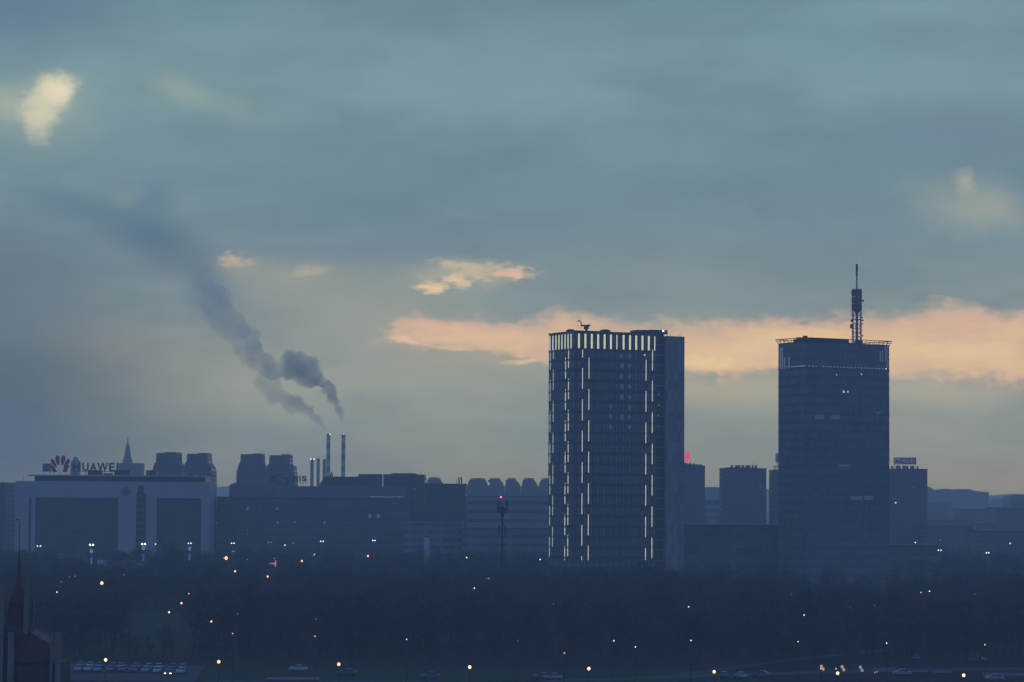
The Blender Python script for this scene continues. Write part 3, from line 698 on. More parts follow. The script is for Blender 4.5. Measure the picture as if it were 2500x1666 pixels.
# low banded offices
building('long low office block with pale horizontal bands left of the strip-lit tower', 1138, 1345, 1211, 1700, 30, ribbon, 'office_building')
building('wide low hall in front of the banded offices, left of the mast', 985, 1130, 1277, 1400, 40, FAC('low_hall', (0.12, 0.12, 0.14), (0.05, 0.055, 0.07), 8, 4, 0.8, 0.4), 'hall')
building('flat hall running from the monopole mast to the strip-lit tower', 1128, 1338, 1288, 1380, 45, FAC('flat_hall', (0.10, 0.11, 0.13), (0.05, 0.06, 0.07), 10, 4.5, 0.85, 0.35), 'hall')
building('small slim pale concrete tower standing alone near the dark trees', 1035, 1048, 1309, 1250, 3, M('pale_shaft', (0.45, 0.40, 0.44), var=0.08), 'lift_tower')
building('dark low office block between the pale framed building and the long glass one', 512, 530, 1245, 1600, 30, flats2, 'office_building')
building('dark block at the left edge of the picture', -40, 12, 1178, 1500, 40, flats2, 'office_building', antennas=((6, 1174),))
building('grey block just left of the pale framed building', 12, 38, 1185, 1600, 40, flats, 'office_building')
building('pale low pavilion with a long roof below the framed building', 237, 264, 1364, 1180, 8, M('pavilion_white', (0.5, 0.48, 0.52), var=0.08), 'pavilion')
building('thin flat canopy stretching right of the pale pavilion', 265.5, 345, 1370, 1185, 10, M('canopy_pale', (0.22, 0.19, 0.22), var=0.1), 'canopy_hall')
building('low flat hall below the left glass wall of the framed building', 140, 200, 1348, 1350, 12, M('low_flat_hall', (0.22, 0.2, 0.24), var=0.1), 'hall')

# ------------------------------------------------------------------ right side blocks
tb = FAC('tower_flats', (0.085, 0.08, 0.10), (0.035, 0.04, 0.055), 3.2, 2.9, 0.42, 0.5, 0.3, 0.01)
r5 = lambda x, y: (1660 + x / 7.467, 1090 + y / 7.467)
building('residential high-rise under the glowing red letter, beside the strip-lit tower', 1640, r5(457, 0)[0], r5(0, 350)[1], 1700, 24, tb, 'residential_tower', units=((1669, 1715, 1133.8), (1672, 1678, 1131), (1682, 1687, 1131), (1692, 1696, 1131)))
building('residential high-rise with seven roof huts standing free between the two office towers', 1763.5, 1871, r5(0, 396)[1], 1700, 24, tb, 'residential_tower', units=((1775, 1850, 1141.4), (1784, 1790, 1136), (1795, 1808, 1136), (1811, 1817, 1136), (1820, 1832, 1136), (1835.5, 1840, 1136), (1843, 1848, 1136)), antennas=((1837, 1130), (1788, 1131)))
tt, zt = building('residential high-rise mostly hidden behind the dark tower, left side', 1886.5, 1960, 1147.5, 1700, 24, tb, 'residential_tower')
lo = tuple(tt.location); q = MB(); zf = U(1890, 1139.5, 1700).z
for px in (1890.5, 1894, 1898): x = U(px, 1140, 1700).x; q.box(x - 0.2, x + 0.2, 1701, 1701.4, zt, zf)
q.box(U(1888, 1140, 1700).x, U(1903, 1140, 1700).x, 1700.6, 1702, zf, zf + 0.4); q.build('roof_frame', dark_metal, tt, lo)
a = U(1893.5, 1129, 1702); b_ = U(1925, 1108, 1702)
s = thing('billboard', 'edge of a grey rooftop billboard peeping out left of the dark tower', 'sign', (a.x, 1702.5, zf)); so = tuple(s.location)
MB().box(a.x, b_.x, 1702.2, 1702.8, a.z, b_.z).build('board', M('grey_board', (0.3, 0.3, 0.35)), s, so)
MB().box(U(1897, 1130, 1702).x, U(1898.5, 1130, 1702).x, 1702.3, 1702.7, zt, a.z).build('post', dark_metal, s, so)
tt, zt = building('residential high-rise carrying the red rooftop board right of the dark tower', 2120, 2264, 1144.5, 1700, 24, tb, 'residential_tower',
    units=((2176, 2181, 1138), (2188, 2199, 1137), (2204, 2210, 1137.5), (2212, 2218, 1138), (2223, 2232, 1137.5), (2239, 2242.5, 1138)))
lo = tuple(tt.location); p = U(2186.9, 1228, 1700); MB().box(p.x - .4, p.x + .4, 1699.9, 1699.98, p.z - .4, p.z + .4).build('window', E('warm_flat', (1, .9, .7), 1.2), tt, lo)
def red_board():
    Ds = 1705; P = lambda x, y: XZ(2170 + x / 29.41, 1105 + y / 29.41, Ds)
    s = thing('rooftop_sign', 'dull red rooftop board with pale letters and a lion square on a high-rise', 'sign', (P(1150, 0)[0], Ds, zt)); so = tuple(s.location)
    x0, z1 = P(345, 360); x1, z0 = P(1970, 860)
    brd = MB().box(x0, x1, Ds, Ds + 0.6, z0, z1).build('board', M('board_red', (0.80, 0.05, 0.06), 0.5, var=0.08), s, so)
    a0, b1 = P(385, 400); a1, b0 = P(790, 815)
    MB().box(a0, a1, Ds - 0.12, Ds - 0.004, b0, b1).build('logo_square', M('logo_square_white', (0.75, 0.74, 0.66), 0.5, var=0.05), brd, so)
    lion = [(470, 760), (480, 640), (460, 560), (490, 480), (540, 500), (560, 580), (640, 580), (700, 560), (740, 600), (730, 700), (700, 760), (670, 760), (680, 680), (600, 680), (560, 700), (560, 760), (520, 760), (525, 690)]
    MB().prism([P(*k) for k in lion][::-1], Ds - 0.25, Ds - 0.125).build('lion_emblem', M('emblem_black', (0.02, 0.02, 0.03), 0.5), brd, so)
    for ch, a, b_ in (('M', 925, 1190), ('A', 1235, 1450), ('X', 1490, 1720), ('I', 1765, 1845)):
        xa, zt_ = P(a, 480); xb, zb_ = P(b_, 745)
        o = bpy.data.objects.new('letter', letter_mesh(ch, xb - xa, zt_ - zb_, 0.2, M('letter_white', (0.85, 0.66, 0.72), 0.5, var=0.05), 0.05)); col.objects.link(o); o.parent = brd; o.location = (xa - so[0], -0.01, zb_ - so[2])
    f = MB()
    for c in (430, 720, 1000, 1210, 1400, 1560, 1760, 1900):
        x_, z_ = P(c, 860); f.tube((x_, Ds + 0.3, zt), (x_, Ds + 0.3, z_), 0.16, 0.16, 4)
    f.build('support_frame', mid_metal, s, so)
red_board()
# glowing red letter
Ds = 1705; p0 = U(1669, 1127, Ds); p1 = U(1688.2, 1104, Ds)
s = thing('rooftop_sign', 'glowing red letter A standing on a high-rise beside the strip-lit tower', 'sign', (p0.x, Ds, U(1680, 1134, Ds).z)); so = tuple(s.location)
w_, h_ = p1.x - p0.x, p1.z - p0.z; q = lambda a, b__: (p0.x + a * w_, p0.z + b__ * h_)
lm = MB(); lm.prism([q(0, 0), q(.25, 0), q(.34, .2), q(.68, .2), q(.75, 0), q(1, 0), q(1, .14), q(.73, .92), q(.62, 1), q(.38, 1), q(.27, .92), q(0, .14)], Ds, Ds + .8)
lm.build('letter', E('red_neon', (0.95, 0.05, 0.11), 0.85), s, so)
f = MB(); [f.tube((q(a, 0)[0], Ds + .4, so[2] - 0.5), (q(a, 0)[0], Ds + .4, q(a, 0.02)[1]), 0.15, .15, 4) for a in (.1, .5, .9)]; f.build('support_frame', mid_metal, s, so)

building('long flat shopping centre between the two towers', 1655, 1905, 1281, 1180, 60, FAC('mall_wall', (0.10, 0.12, 0.14), (0.06, 0.07, 0.085), 14, 7, 0.8, 0.35), 'shopping_centre', units=((1725, 1729, 1276), (1790, 1794, 1275), (1838, 1858, 1277.5), (1700, 1712, 1279)))
building('low flat hall at the foot of the dark tower, below the red board high-rise', 2165, 2290, 1330, 1300, 30, FAC('low_wing', (0.07, 0.08, 0.095), (0.04, 0.05, 0.06), 9, 4, 0.8, 0.4), 'hall')
building('banded office slab seen between the two residential high-rises', 1715, 1768, 1221, 2000, 30, ribbon, 'office_building')
building('far flat-roofed slab on the skyline between the residential high-rises', 1700, 1775, 1189.5, 3300, 40, hazy_flats)
outline_building('longest hazy block on the skyline right of the red board', [(2262, 1215), (2262, 1190.5), (2272, 1191), (2283, 1198), (2295, 1198.5), (2312, 1196), (2318, 1195), (2330, 1197), (2345, 1197.5), (2352, 1195.5), (2373, 1196), (2380, 1199.5), (2415, 1203), (2413, 1225)], 3600, 60, hazy_flats, 'long_block')
outline_building('faint low block on the skyline right of the longest hazy block', [(2410, 1240), (2412, 1225), (2420, 1222), (2425, 1219), (2455, 1219), (2462, 1224), (2464, 1240)], 4200, 60, hazy_flats, 'long_block')
outline_building('darker lumpy-roofed block at the right edge of the skyline', [(2466, 1235), (2466, 1221), (2470, 1213.5), (2478, 1213.5), (2481, 1211), (2488, 1213), (2494, 1210.5), (2502, 1210), (2530, 1211)], 2500, 40, hazy_flats, 'long_block')
building('hazy slab below the longest skyline block, right of the red board high-rise', 2262, 2323, 1226, 2700, 40, hazy_flats)
building('hazy grey block low on the right between skyline blocks', 2330, 2430, 1243, 2300, 40, flats)
building('darker long block low at the right edge', 2432, 2560, 1240, 2000, 40, flats2)
building('low pale-roofed shed near the right edge', 2380, 2432, 1279, 1800, 40, flats)
building('flat hall right of the red board high-rise', 2268, 2375, 1283, 1650, 40, flats2)
building('wide hall low at the right edge', 2400, 2560, 1296, 1500, 40, flats2)

# city fabric far away, none told apart in the haze
RS = random.Random(11)
for i in range(70):
    D = RS.uniform(2000, 5200)
    px = RS.choice([RS.uniform(500, 560), RS.uniform(1120, 1345), RS.uniform(1120, 1345), RS.uniform(1700, 1900), RS.uniform(2230, 2540), RS.uniform(2230, 2540), RS.uniform(2230, 2540), RS.uniform(-30, 40)])
    h = RS.uniform(9, 30); w = RS.uniform(22, 60) * F / D / 2
    yt = PJ((U(px, 1200, D).x, D, h))[1]
    building('low hazy building far off in the city behind the towers', px - w, px + w, yt, D, RS.uniform(12, 30), RS.choice([hazy_flats, flats, flats2]), 'city_building', group='low city buildings fading into the haze')

# ------------------------------------------------------------------ monopole mast
D = 930; X = lambda c: U(1200 + c / 7.84, 1300, D).x; Z = lambda c: U(1226, 1200 + c / 7.84, D).z
t = thing('monopole_mast', 'slim dark mobile phone mast with a red lamp on top rising from the trees', 'mast', (X(207), D, 0)); lo = tuple(t.location)
MB().tube((X(205), D, 0), (X(207), D, Z(330)), 0.42, 0.34, 10).build('pole', dark_metal, t, lo)
MB().tube((X(180), D, Z(420)), (X(177), D, Z(135)), 0.1, 0.06, 6).build('top_spike', dark_metal, t, lo)
for c, a, b_ in ((125, 205, 420), (290, 185, 390), (180, 300, 430), (245, 320, 420)):
    MB().box(X(c) - 0.42, X(c) + 0.42, D - 0.8, D - 0.5, Z(b_), Z(a)).build('panel_antenna', dark_metal, t, lo)
for c, a, b_ in ((140, 660, 820), (255, 660, 820)):
    MB().box(X(c) - 0.3, X(c) + 0.3, D - 0.6, D - 0.3, Z(b_), Z(a)).build('panel_antenna', dark_metal, t, lo)
q = MB()
for z_ in (230, 400): q.tube((X(125), D - .5, Z(z_)), (X(290), D - .5, Z(z_)), .08, .08, 4)
for z_ in (680, 800): q.tube((X(140), D - .3, Z(z_)), (X(255), D - .3, Z(z_)), .07, .07, 4)
q.lathe((X(205), D, Z(470)), [(0.5, 0), (0.75, 1.2), (0.75, 2.4), (0.4, 3.2)], 10)
q.build('antenna_bracket', dark_metal, t, lo)
MB().lathe((X(177), D, Z(128)), [(0.12, 0), (0.3, .15), (0.3, .45), (0.12, .6)], 8).build('warning_lamp', E('red_beacon', (1, 0.12, 0.2), 3.0), t, lo)

# ------------------------------------------------------------------ church belfry at the left edge
def belfry():
    D = 400; t = thing('church_belfry', 'dark reddish church belfry with a needle spire and pale corner columns at the left edge', 'church', (U(36, 1500, D).x, D + 2, 0))
    lo = tuple(t.location); x = lambda p, y=1500: U(p, y, D).x; z = lambda y: U(36, y, D).z
    red = M('old_red_copper', (0.075, 0.042, 0.036), 0.7, var=0.3); st = M('church_plaster', (0.15, 0.15, 0.12), 0.9, var=0.2)
    wall = M('belfry_wall', (0.06, 0.055, 0.05), 0.9)
    cx, cy = x(38), D + 2.2
    MB().lathe((cx, cy, 0), [(2.0, z(1530)), (1.75, z(1470)), (0.7, z(1432)), (0.28, z(1400)), (0.06, z(1340)), (0.04, z(1272))], 8).build('spire', red, t, lo)
    MB().lathe((cx - 0.35, cy, z(1272)), [(0.05, 0), (0.15, .1), (0.15, .22), (0.05, .3)], 10).build('ball', dark_metal, t, lo)
    MB().box(cx - 2.1, cx + 2.1, cy - 2.1, cy + 2.1, z(1560), z(1529)).build('upper_stage', wall, t, lo)
    for px0, px1, yt in ((-2, 10, 1424), (58, 70, 1422)):
        for yy in (cy - 2.4, cy + 1.8):
            MB().box(x(px0), x(px1), yy, yy + 0.6, z(1548), z(yt)).build('corner_column', st, t, lo)
    MB().prism([(x(2), z(1620)), (x(130), z(1620)), (x(118), z(1570)), (x(60), z(1536)), (x(12), z(1545))], D + 0.3, D + 7).build('lower_roof', red, t, lo)
    MB().box(x(-30), x(150), D + 0.6, D + 9, 0, z(1620)).build('nave_wall', wall, t, lo)
    for px0, px1, yt in ((4, 10, 1548), (21, 36, 1544), (124, 130, 1546), (137, 150, 1543)):
        MB().box(x(px0), x(px1), D - 0.35, D + 0.25, 0, z(yt)).build('corner_column', st, t, lo)
belfry()

# ------------------------------------------------------------------ lights
LAMPS = []   # px, py, D, kind
def glow_mat(c, k):
    return {'w': E('lamp_white_%s' % k, (0.85, 0.95, 1.0), dict(s=1.9, d=0.4, m=2.4, b=3)[k]), 'o': E('lamp_orange_%s' % k, (1.0, 0.48, 0.20), dict(s=1.6, d=0.5, m=2.2, b=2.6)[k]), 'y': E('lamp_yellow_%s' % k, (1.0, 0.66, 0.30), dict(s=1.6, d=.5, m=2.2, b=2.4)[k])}[c]
# (px, py, colour, size)  size: d dim, s small, m medium, b big
L = [(170, 1408.5, 'w', 'd'), (183, 1407, 'w', 'd'), (149, 1420.6, 'w', 'd'), (139, 1446, 'w', 's'), (303, 1404, 'w', 'd'), (248.6, 1424, 'o', 'b'), (461, 1450, 'o', 's'),
     (443, 1473, 'y', 'm'), (412.7, 1495, 'y', 'm'), (257.8, 1611.4, 'y', 'b'), (31, 1460, 'w', 'd'), (380, 1329, 'w', 's'), (552, 1363, 'o', 'b'), (546, 1363, 'w', 'd'),
     (574, 1395, 'o', 'm'), (695.5, 1331.4, 'w', 's'), (715.7, 1326, 'w', 'd'), (768, 1354, 'w', 's'), (764.3, 1357.6, 'w', 'd'), (737, 1370, 'o', 'm'), (653.6, 1408, 'o', 'm'),
     (670, 1364, 'w', 'd'), (898.4, 1358, 'o', 'm'), (604, 1366.7, 'w', 'd'), (516, 1517.8, 'o', 'm'), (580.3, 1499, 'w', 'd'), (568, 1547, 'o', 's'), (768.8, 1553.5, 'o', 's'),
     (992.6, 1561.4, 'y', 's'), (534, 1616, 'o', 'b'), (827, 1622, 'o', 'b'), (771.6, 1512, 'w', 'd'), (1139.3, 1361.5, 'w', 's'), (1318.7, 1366.4, 'w', 's'), (1193.3, 1413, 'w', 's'),
     (1188.7, 1413, 'w', 'd'), (1158, 1436.3, 'w', 's'), (1351, 1475, 'w', 'd'), (1265, 1565.7, 'w', 'd'), (1498.5, 1565, 'w', 's'), (1377.8, 1594.7, 'o', 's'), (1146.8, 1629, 'y', 'b'),
     (1437.6, 1632.8, 'y', 'b'), (1810, 1380, 'w', 'd'), (1980.7, 1381.4, 'w', 's'), (1975, 1383.6, 'w', 'd'), (1984.8, 1369, 'w', 'd'), (1932.7, 1451, 'w', 'd'), (1681, 1482, 'w', 's'),
     (1963, 1502, 'w', 's'), (1686.9, 1564, 'w', 's'), (1948.4, 1567, 'y', 's'), (1551.4, 1580, 'w', 's'), (1743.5, 1640.5, 'o', 'b'), (2248.5, 1447, 'o', 's'), (2269.3, 1443.7, 'w', 's'),
     (2379.6, 1451, 'w', 'd'), (2135.4, 1478.8, 'w', 'd'), (2075.8, 1484, 'w', 'd'), (2164.6, 1570.6, 'w', 's'), (2404.6, 1574.4, 'y', 's'), (2004, 1633, 'o', 's'), (2041, 1633, 'o', 's'),
     (2045, 1644, 'y', 'b'), (2352.8, 1649, 'y', 'b'), (2235, 1325, 'w', 's'), (2295.5, 1319.5, 'w', 'd'), (2175.6, 1338.6, 'w', 's'), (2466, 1327, 'w', 's'), (2041.8, 1366, 'w', 'd'), (2011, 1366, 'w', 'd'),
     (528, 1276.7, 'w', 'd'), (1135, 1204, 'w', 'd')][:-1]
TW = [(91.5, 99, 1333.5, 's', None), (220, 227, 1330.6, 'm', 'disc'), (347, 354, 1328.6, 'm', 'disc'), (460, 466.5, 1327, 's', 'disc'), (565.4, 571.6, 1326.7, 's', None), (567.6, 571.8, 1346.5, 'd', None),
      (654.7, 661.5, 1324.4, 'd', None), (783, 789.4, 1322, 's', None), (910, 915.5, 1320, 's', None), (2291, 2297.5, 1343.8, 's', None), (2408.3, 2414, 1350, 's', None)]
SR = dict(d=1.1, s=1.5, m=2.3, b=3.9)     # radius in photo pixels
LM = [(-50, 130, 'above the church belfry'), (130, 330, 'left of the open lawn'), (330, 520, 'around the open lawn'), (520, 620, 'below the stepped blocks'), (620, 740, 'below the ring logo'), (740, 860, 'below the tall chimneys'), (860, 1000, 'below the hotel complex'),
      (1000, 1180, 'left of the monopole mast'), (1180, 1340, 'right of the monopole mast'), (1340, 1480, 'under the strip-lit tower left half'), (1480, 1670, 'under the strip-lit tower right half'), (1670, 1900, 'between the two towers'), (1900, 2060, 'under the dark tower left half'), (2060, 2172, 'under the dark tower right half'), (2172, 2300, 'below the red rooftop board'), (2300, 2560, 'near the right edge')]
LV = [(1200, 1345, 'over far trees'), (1345, 1400, 'at the far park edge'), (1400, 1480, 'upper park'), (1480, 1580, 'mid park'), (1580, 1700, 'along the near road')]
def where(px, py):
    a = next(s for l, h, s in LM if l <= px < h); b_ = next(s for l, h, s in LV if l <= py < h); return b_, a
CN = {'w': 'white', 'o': 'orange', 'y': 'yellow'}; SN = {'d': 'faint', 's': 'small', 'm': 'bright', 'b': 'large glowing'}
keys = {}
for e in L:
    k = (SN[e[3]], CN[e[2]]) + where(e[0], e[1]); keys.setdefault(k, []).append(e)
labs = {}
ORD2 = {2: ['left-hand', 'right-hand'], 3: ['leftmost', 'middle', 'rightmost'], 4: ['leftmost', 'second leftmost', 'second rightmost', 'rightmost']}
ORD = ['leftmost', 'second from the left', 'third from the left', 'fourth from the left']
for k, es in keys.items():
    es.sort()
    for i, e in enumerate(es):
        labs[e] = '%s %s lamp %s %s' % k if len(es) == 1 else '%s %s %s lamp %s, %s' % ((k[0], k[1]) [:0] + (ORD2[len(es)][i],) + k[:2] + k[2:])
def lamp(px, py, colr, size):
    h = 11.0
    D = dist_for(py, px, h)
    if px < 160 and D < 460: D = 700
    if px in (528,): D = 1440
    D = min(D, 1340 if px < 1000 or px > 1700 else 1060) if px != 528 else 1440
    if 1000 < px < 1700 and py < 1390: D = min(D, 1040)
    p = U(px, py, D); t = thing('street_lamp', labs[(px, py, colr, size)], 'street lamp', (p.x, p.y, 0), 0, 'street and park lamps scattered over the dark foreground')
    lo = tuple(t.location); r = SR[size] * D / F
    r = min(r, 0.75)
    MB().tube((p.x, p.y, 0), (p.x, p.y, p.z - r), 0.11, 0.07, 6).build('pole', dark_metal, t, lo)
    MB().lathe((p.x, p.y, p.z - r), [(r * .35, 0), (r * .85, r * .45), (r, r), (r * .75, r * 1.6), (r * .3, r * 2)], 10).build('lamp_head', glow_mat(colr, size), t, lo)
    LAMPS.append((px, py, D, 6 if size in 'mb' else 4))
for e in L: lamp(*e)
for x0, x1, py, size, extra in TW:
    D = 1300 if py > 1340 or py < 1340 else 1300
    a = U(x0, py, D); b_ = U(x1, py, D); c = (a + b_) / 2
    wh = 'twin-headed white lamp post ' + {91: 'leftmost of the row before the framed building', 220: 'with pale disc and bright blue panel, leftmost of three', 347: 'with pale disc and blue panel, middle of three', 460: 'with pale disc and blue panel, rightmost of three', 565: 'left of the ring logo, upper of two', 567: 'left of the ring logo, lower of two', 654: 'below the ring logo', 783: 'below the tall chimneys', 910: 'below the hotel complex', 2291: 'low right of the red rooftop board', 2408: 'near the right edge'}[int(x0)]
    t = thing('twin_street_lamp', wh, 'street lamp', (c.x, D, 0), 0, 'twin-headed lamp posts along the far boulevard'); lo = tuple(t.location)
    r = SR[size] * D / F
    MB().tube((c.x, D, 0), (c.x, D, c.z + 0.2), 0.18, 0.1, 6).build('pole', mid_metal, t, lo)
    MB().box(a.x, b_.x, D - .06, D + .06, c.z + r, c.z + r + .12).build('arm', mid_metal, t, lo)
    for q_ in (a, b_):
        MB().lathe((q_.x, D, q_.z - r), [(r * .5, 0), (r, r * .6), (r, r * 1.3), (r * .4, r * 2)], 10).build('lamp_head', glow_mat('w', size), t, lo)
    LAMPS.append(((x0 + x1) / 2, py, D, 8))
    if extra:
        dy_ = {220: 15.5, 347: 9.5, 460: 12.5}[int(x0)]
        q_ = U((x0 + x1) / 2 - 0.5, py + dy_, D - 0.5)
        MB().disc((q_.x, q_.y, q_.z), 4.9 / F * D, 0.3, 20, 0.85).build('round_sign', E('pale_disc', (0.38, 0.62, 0.55), 0.24), t, lo)
        LAMPS.append(((x0 + x1) / 2, py + dy_, D, 12))
        yb = {220: 1366, 347: 1358, 460: 1357}[int(x0)]
        q_ = U((x0 + x1) / 2 - 0.5, yb, D - 0.5); s_ = {220: 1.0, 347: .5, 460: .55}[int(x0)]
        MB().box(q_.x - .55, q_.x + .55, q_.y, q_.y + .3, q_.z - .9, q_.z + .9).build('blue_panel', E('blue_panel_%d' % x0, (0.03, 0.04, 0.75), 0.42 * s_), t, lo)
        MB().box(q_.x - .35, q_.x + .35, q_.y, q_.y + .3, q_.z - 2.3, q_.z - 1.0).build('white_panel', E('white_panel_%d' % x0, (0.5, 0.55, 0.7), 0.22 * s_), t, lo)
        LAMPS.append(((x0 + x1) / 2, yb + 4, D, 14))
# globe clusters bottom right
for i, (px, py, c) in enumerate(((2005.4, 1627.4, 0), (2009.6, 1634, 0), (2055.9, 1628.4, 1), (2059.9, 1635.4, 1), (2100.5, 1629.5, 2), (2104.7, 1637, 2), (2136, 1642, 3), (2141.5, 1641, 3))):
    if i % 2: continue
    D = 600; pts = ((px, py), [(2009.6, 1634), (2059.9, 1635.4), (2104.7, 1637), (2141.5, 1641)][c])
    a = U(*pts[0], D)
    t = thing('globe_lamp', 'two soft round globes on one post, %s of four by the near road' % ['leftmost', 'second', 'third', 'rightmost'][c], 'street lamp', (a.x, D, 0), 0, 'globe lamp posts beside the near road'); lo = tuple(t.location)
    MB().tube((a.x, D, 0), (a.x, D, a.z - 0.3), 0.07, 0.05, 6).build('pole', dark_metal, t, lo)
    r = (4.2 if c < 3 else 1.8) / 2.3 / F * 2 * D / 1.0
    for k, (x_, y_) in enumerate(pts):
        q_ = U(x_, y_, D)
        MB().lathe((q_.x, D, q_.z - r), [(r * .4, 0), (r * .9, r * .5), (r, r), (r * .9, r * 1.5), (r * .4, r * 2)], 12).build('globe', E('globe_glow_%d' % c, [(0.85, 0.48, 0.30), (0.8, 0.47, 0.33), (0.45, 0.42, 0.42), (0.8, 0.6, 0.5)][c], 0.55), t, lo)
    MB().tube((a.x, D, a.z - 0.4), (U(*pts[1], D).x, D, U(*pts[1], D).z), .03, .03, 4).build('arm', dark_metal, t, lo)
# red illuminated arrow-like sign
p = U(667, 1376, 1200)
t = thing('neon_sign', 'small pinkish red glowing sign shaped like a sideways T below the ring logo', 'sign', (p.x, 1200, 0)); lo = tuple(t.location)
q = MB(); e = lambda x, y: (U(x, y, 1200).x, U(x, y, 1200).z)
q.prism([e(671.8, 1384.5), e(673.5, 1384.5), e(673.8, 1368.5), e(672.3, 1368.5), e(671, 1374.6), e(657, 1376), e(657, 1377), e(670, 1378)], 1200, 1200.4)
q.build('neon_tube', E('pink_neon', (1, 0.22, 0.3), 0.75), t, lo)
MB().tube((p.x + .6, 1200.3, 0), (p.x + .6, 1200.3, p.z), 0.12, 0.12, 6).build('post', dark_metal, t, lo)
LAMPS.append((667, 1376, 1200, 14))

# ------------------------------------------------------------------ cars
def car(label, loc, rz, colr, group=None, lights=False, name='parked_car'):
    t = thing(name, label, 'car', loc, rz, group)
    paint = M('car_paint_%s' % colr, dict(white=(.34, .34, .34), silver=(.22, .23, .25), grey=(.09, .10, .12), blue=(.06, .10, .18))[colr], .3, var=.03)
    prof = [(-2.2, .35), (-2.2, .8), (-1.9, .95), (-1.35, 1.0), (1.0, 1.02), (1.9, .9), (2.2, .7), (2.2, .35)]
    m = MB()
    xs = [(-.84, 0.93), (-.76, 1.0), (.76, 1.0), (.84, 0.93)]
    n = len(prof); vs = []
    for x, k in xs:
        for y, z in prof: vs.append((x, y * k, .35 + (z - .35) * (1.0 if abs(x) < .8 else 0.93)))
    fs = [tuple(range(n)), tuple(range(3 * n, 4 * n))[::-1]]
    for j in range(3):
        for i in range(n): a = j * n + i; b_ = j * n + (i + 1) % n; fs.append((a, a + n, b_ + n, b_))
    m.add(vs, fs); body = m.build('body', paint, t)
    gl = MB(); w0, w1 = .74, .58
    gl.add([(-w0, -1.6, .96), (w0, -1.6, .96), (w0, 1.15, .98), (-w0, 1.15, .98), (-w1, -1.0, 1.40), (w1, -1.0, 1.40), (w1, .45, 1.42), (-w1, .45, 1.42)], [(0, 1, 5, 4), (1, 2, 6, 5), (2, 3, 7, 6), (3, 0, 4, 7), (4, 5, 6, 7)])
    gl.build('windows', M('car_glass', (.02, .025, .03), .15), t)
    MB().add([(-w1 - .02, -1.02, 1.405), (w1 + .02, -1.02, 1.405), (w1 + .02, .47, 1.425), (-w1 - .02, .47, 1.425), (-w1, -.9, 1.46), (w1, -.9, 1.46), (w1, .35, 1.47), (-w1, .35, 1.47)], [(0, 1, 5, 4), (1, 2, 6, 5), (2, 3, 7, 6), (3, 0, 4, 7), (4, 5, 6, 7), (3, 2, 1, 0)]).build('roof', paint, t)
    for x in (-.80, .66):
        for y in (-1.4, 1.35):
            m = MB(); m.tube((x, y, .33), (x + .14, y, .33), .33, .33, 14); w = m.build('wheel', M('tyre', (.02, .02, .022), .9), t)
    for x in (-.62, .62):
        MB().box(x - .16, x + .16, 2.16, 2.23, .62, .76).build('headlight', E('headlight_on', (1, .86, .6), 9) if lights else M('headlight_glass', (.4, .42, .45), .2), body)
    return t
GR = 'cars parked side by side in the two car park rows'
protos = {}
front = [905, 1015, 1125, 1270, 1400, 1535, 1680, 1805, 1950, 2085]; back = [925, 1040, 1150, 1310, 1400, 1580, 1710, 1830, 1985, 2105]
fcol = ['silver', 'white', 'silver', 'grey', 'grey', 'blue', 'silver', 'white', 'grey', 'white']; bcol = ['grey', 'white', 'grey', 'grey', 'silver', 'grey', 'silver', 'white', 'blue', 'silver']
ON = ['first', 'second', 'third', 'fourth', 'fifth', 'sixth', 'seventh', 'eighth', 'ninth', 'last']
for row, xs, cs, y0 in (('front', front, fcol, 1624), ('back', back, bcol, 1616)):
    for i, (c, cl) in enumerate(zip(xs, cs)):
        px = c / 4.706; py = y0 + (px - 190) / 270 * 6
        D = dist_for(py, px, 1.45); p = U(px, py, D)
        lb = '%s car, %s from the left in the %s row of the car park' % (cl, ON[i], row) if i < 9 else '%s car at the right end of the %s row of the car park' % (cl, row)
        rz = math.pi if row == 'front' else 0
        key = cl
        if key in protos: dup(protos[key], (p.x + RS.uniform(-.15, .15), p.y + RS.uniform(-.7, .7), 0.03), rz + RS.uniform(-.09, .09), lb)
        else: protos[key] = car(lb, (p.x, p.y, 0.03), rz, cl, GR)
p = U(412.7, 1636, 613); car('car with both headlights lit, facing out of the car park', (p.x, 613, .03), math.pi, 'grey', None, True, 'moving_car')
p = U(728, 1640, 632); car('pale saloon car parked side-on, the clearest one on the near road', (p.x, 632, .03), R(90), 'white', None, False, 'parked_car')
for px, py, cl, lb, rz in ((848, 1640, 'grey', 'dark grey car side-on right of the clearest pale saloon', 90), (1050, 1648, 'blue', 'bluish car side-on below the monopole mast', 90), (1325, 1650, 'blue', 'dim car side-on left of the strip-lit tower line', 90), (1350, 1651, 'silver', 'paler car close behind the dim car on the near road', 90),
                       (2236, 1605, 'blue', 'small blue-grey car end-on low right of the dark tower', 0), (2386, 1609, 'blue', 'small blue-grey car end-on near the right edge', 60), (2202, 1641, 'silver', 'pale car beside the low wall, bottom right', 90), (2428, 1653, 'silver', 'pale car at the bottom right corner', 90), (1768, 1647, 'grey', 'grey car end-on right of the large orange lamp', 0), (1808, 1648, 'silver', 'silver car end-on at the bottom, between the towers', 20), (1858, 1645, 'blue', 'bluish car side-on at the bottom left of the dark tower', 75)):
    D = dist_for(py, px, 0.8); p = U(px, py, D)
    r = dup(protos[cl], (p.x, p.y, 0.03), R(rz), lb); 
    if 'group' in r: del r['group']
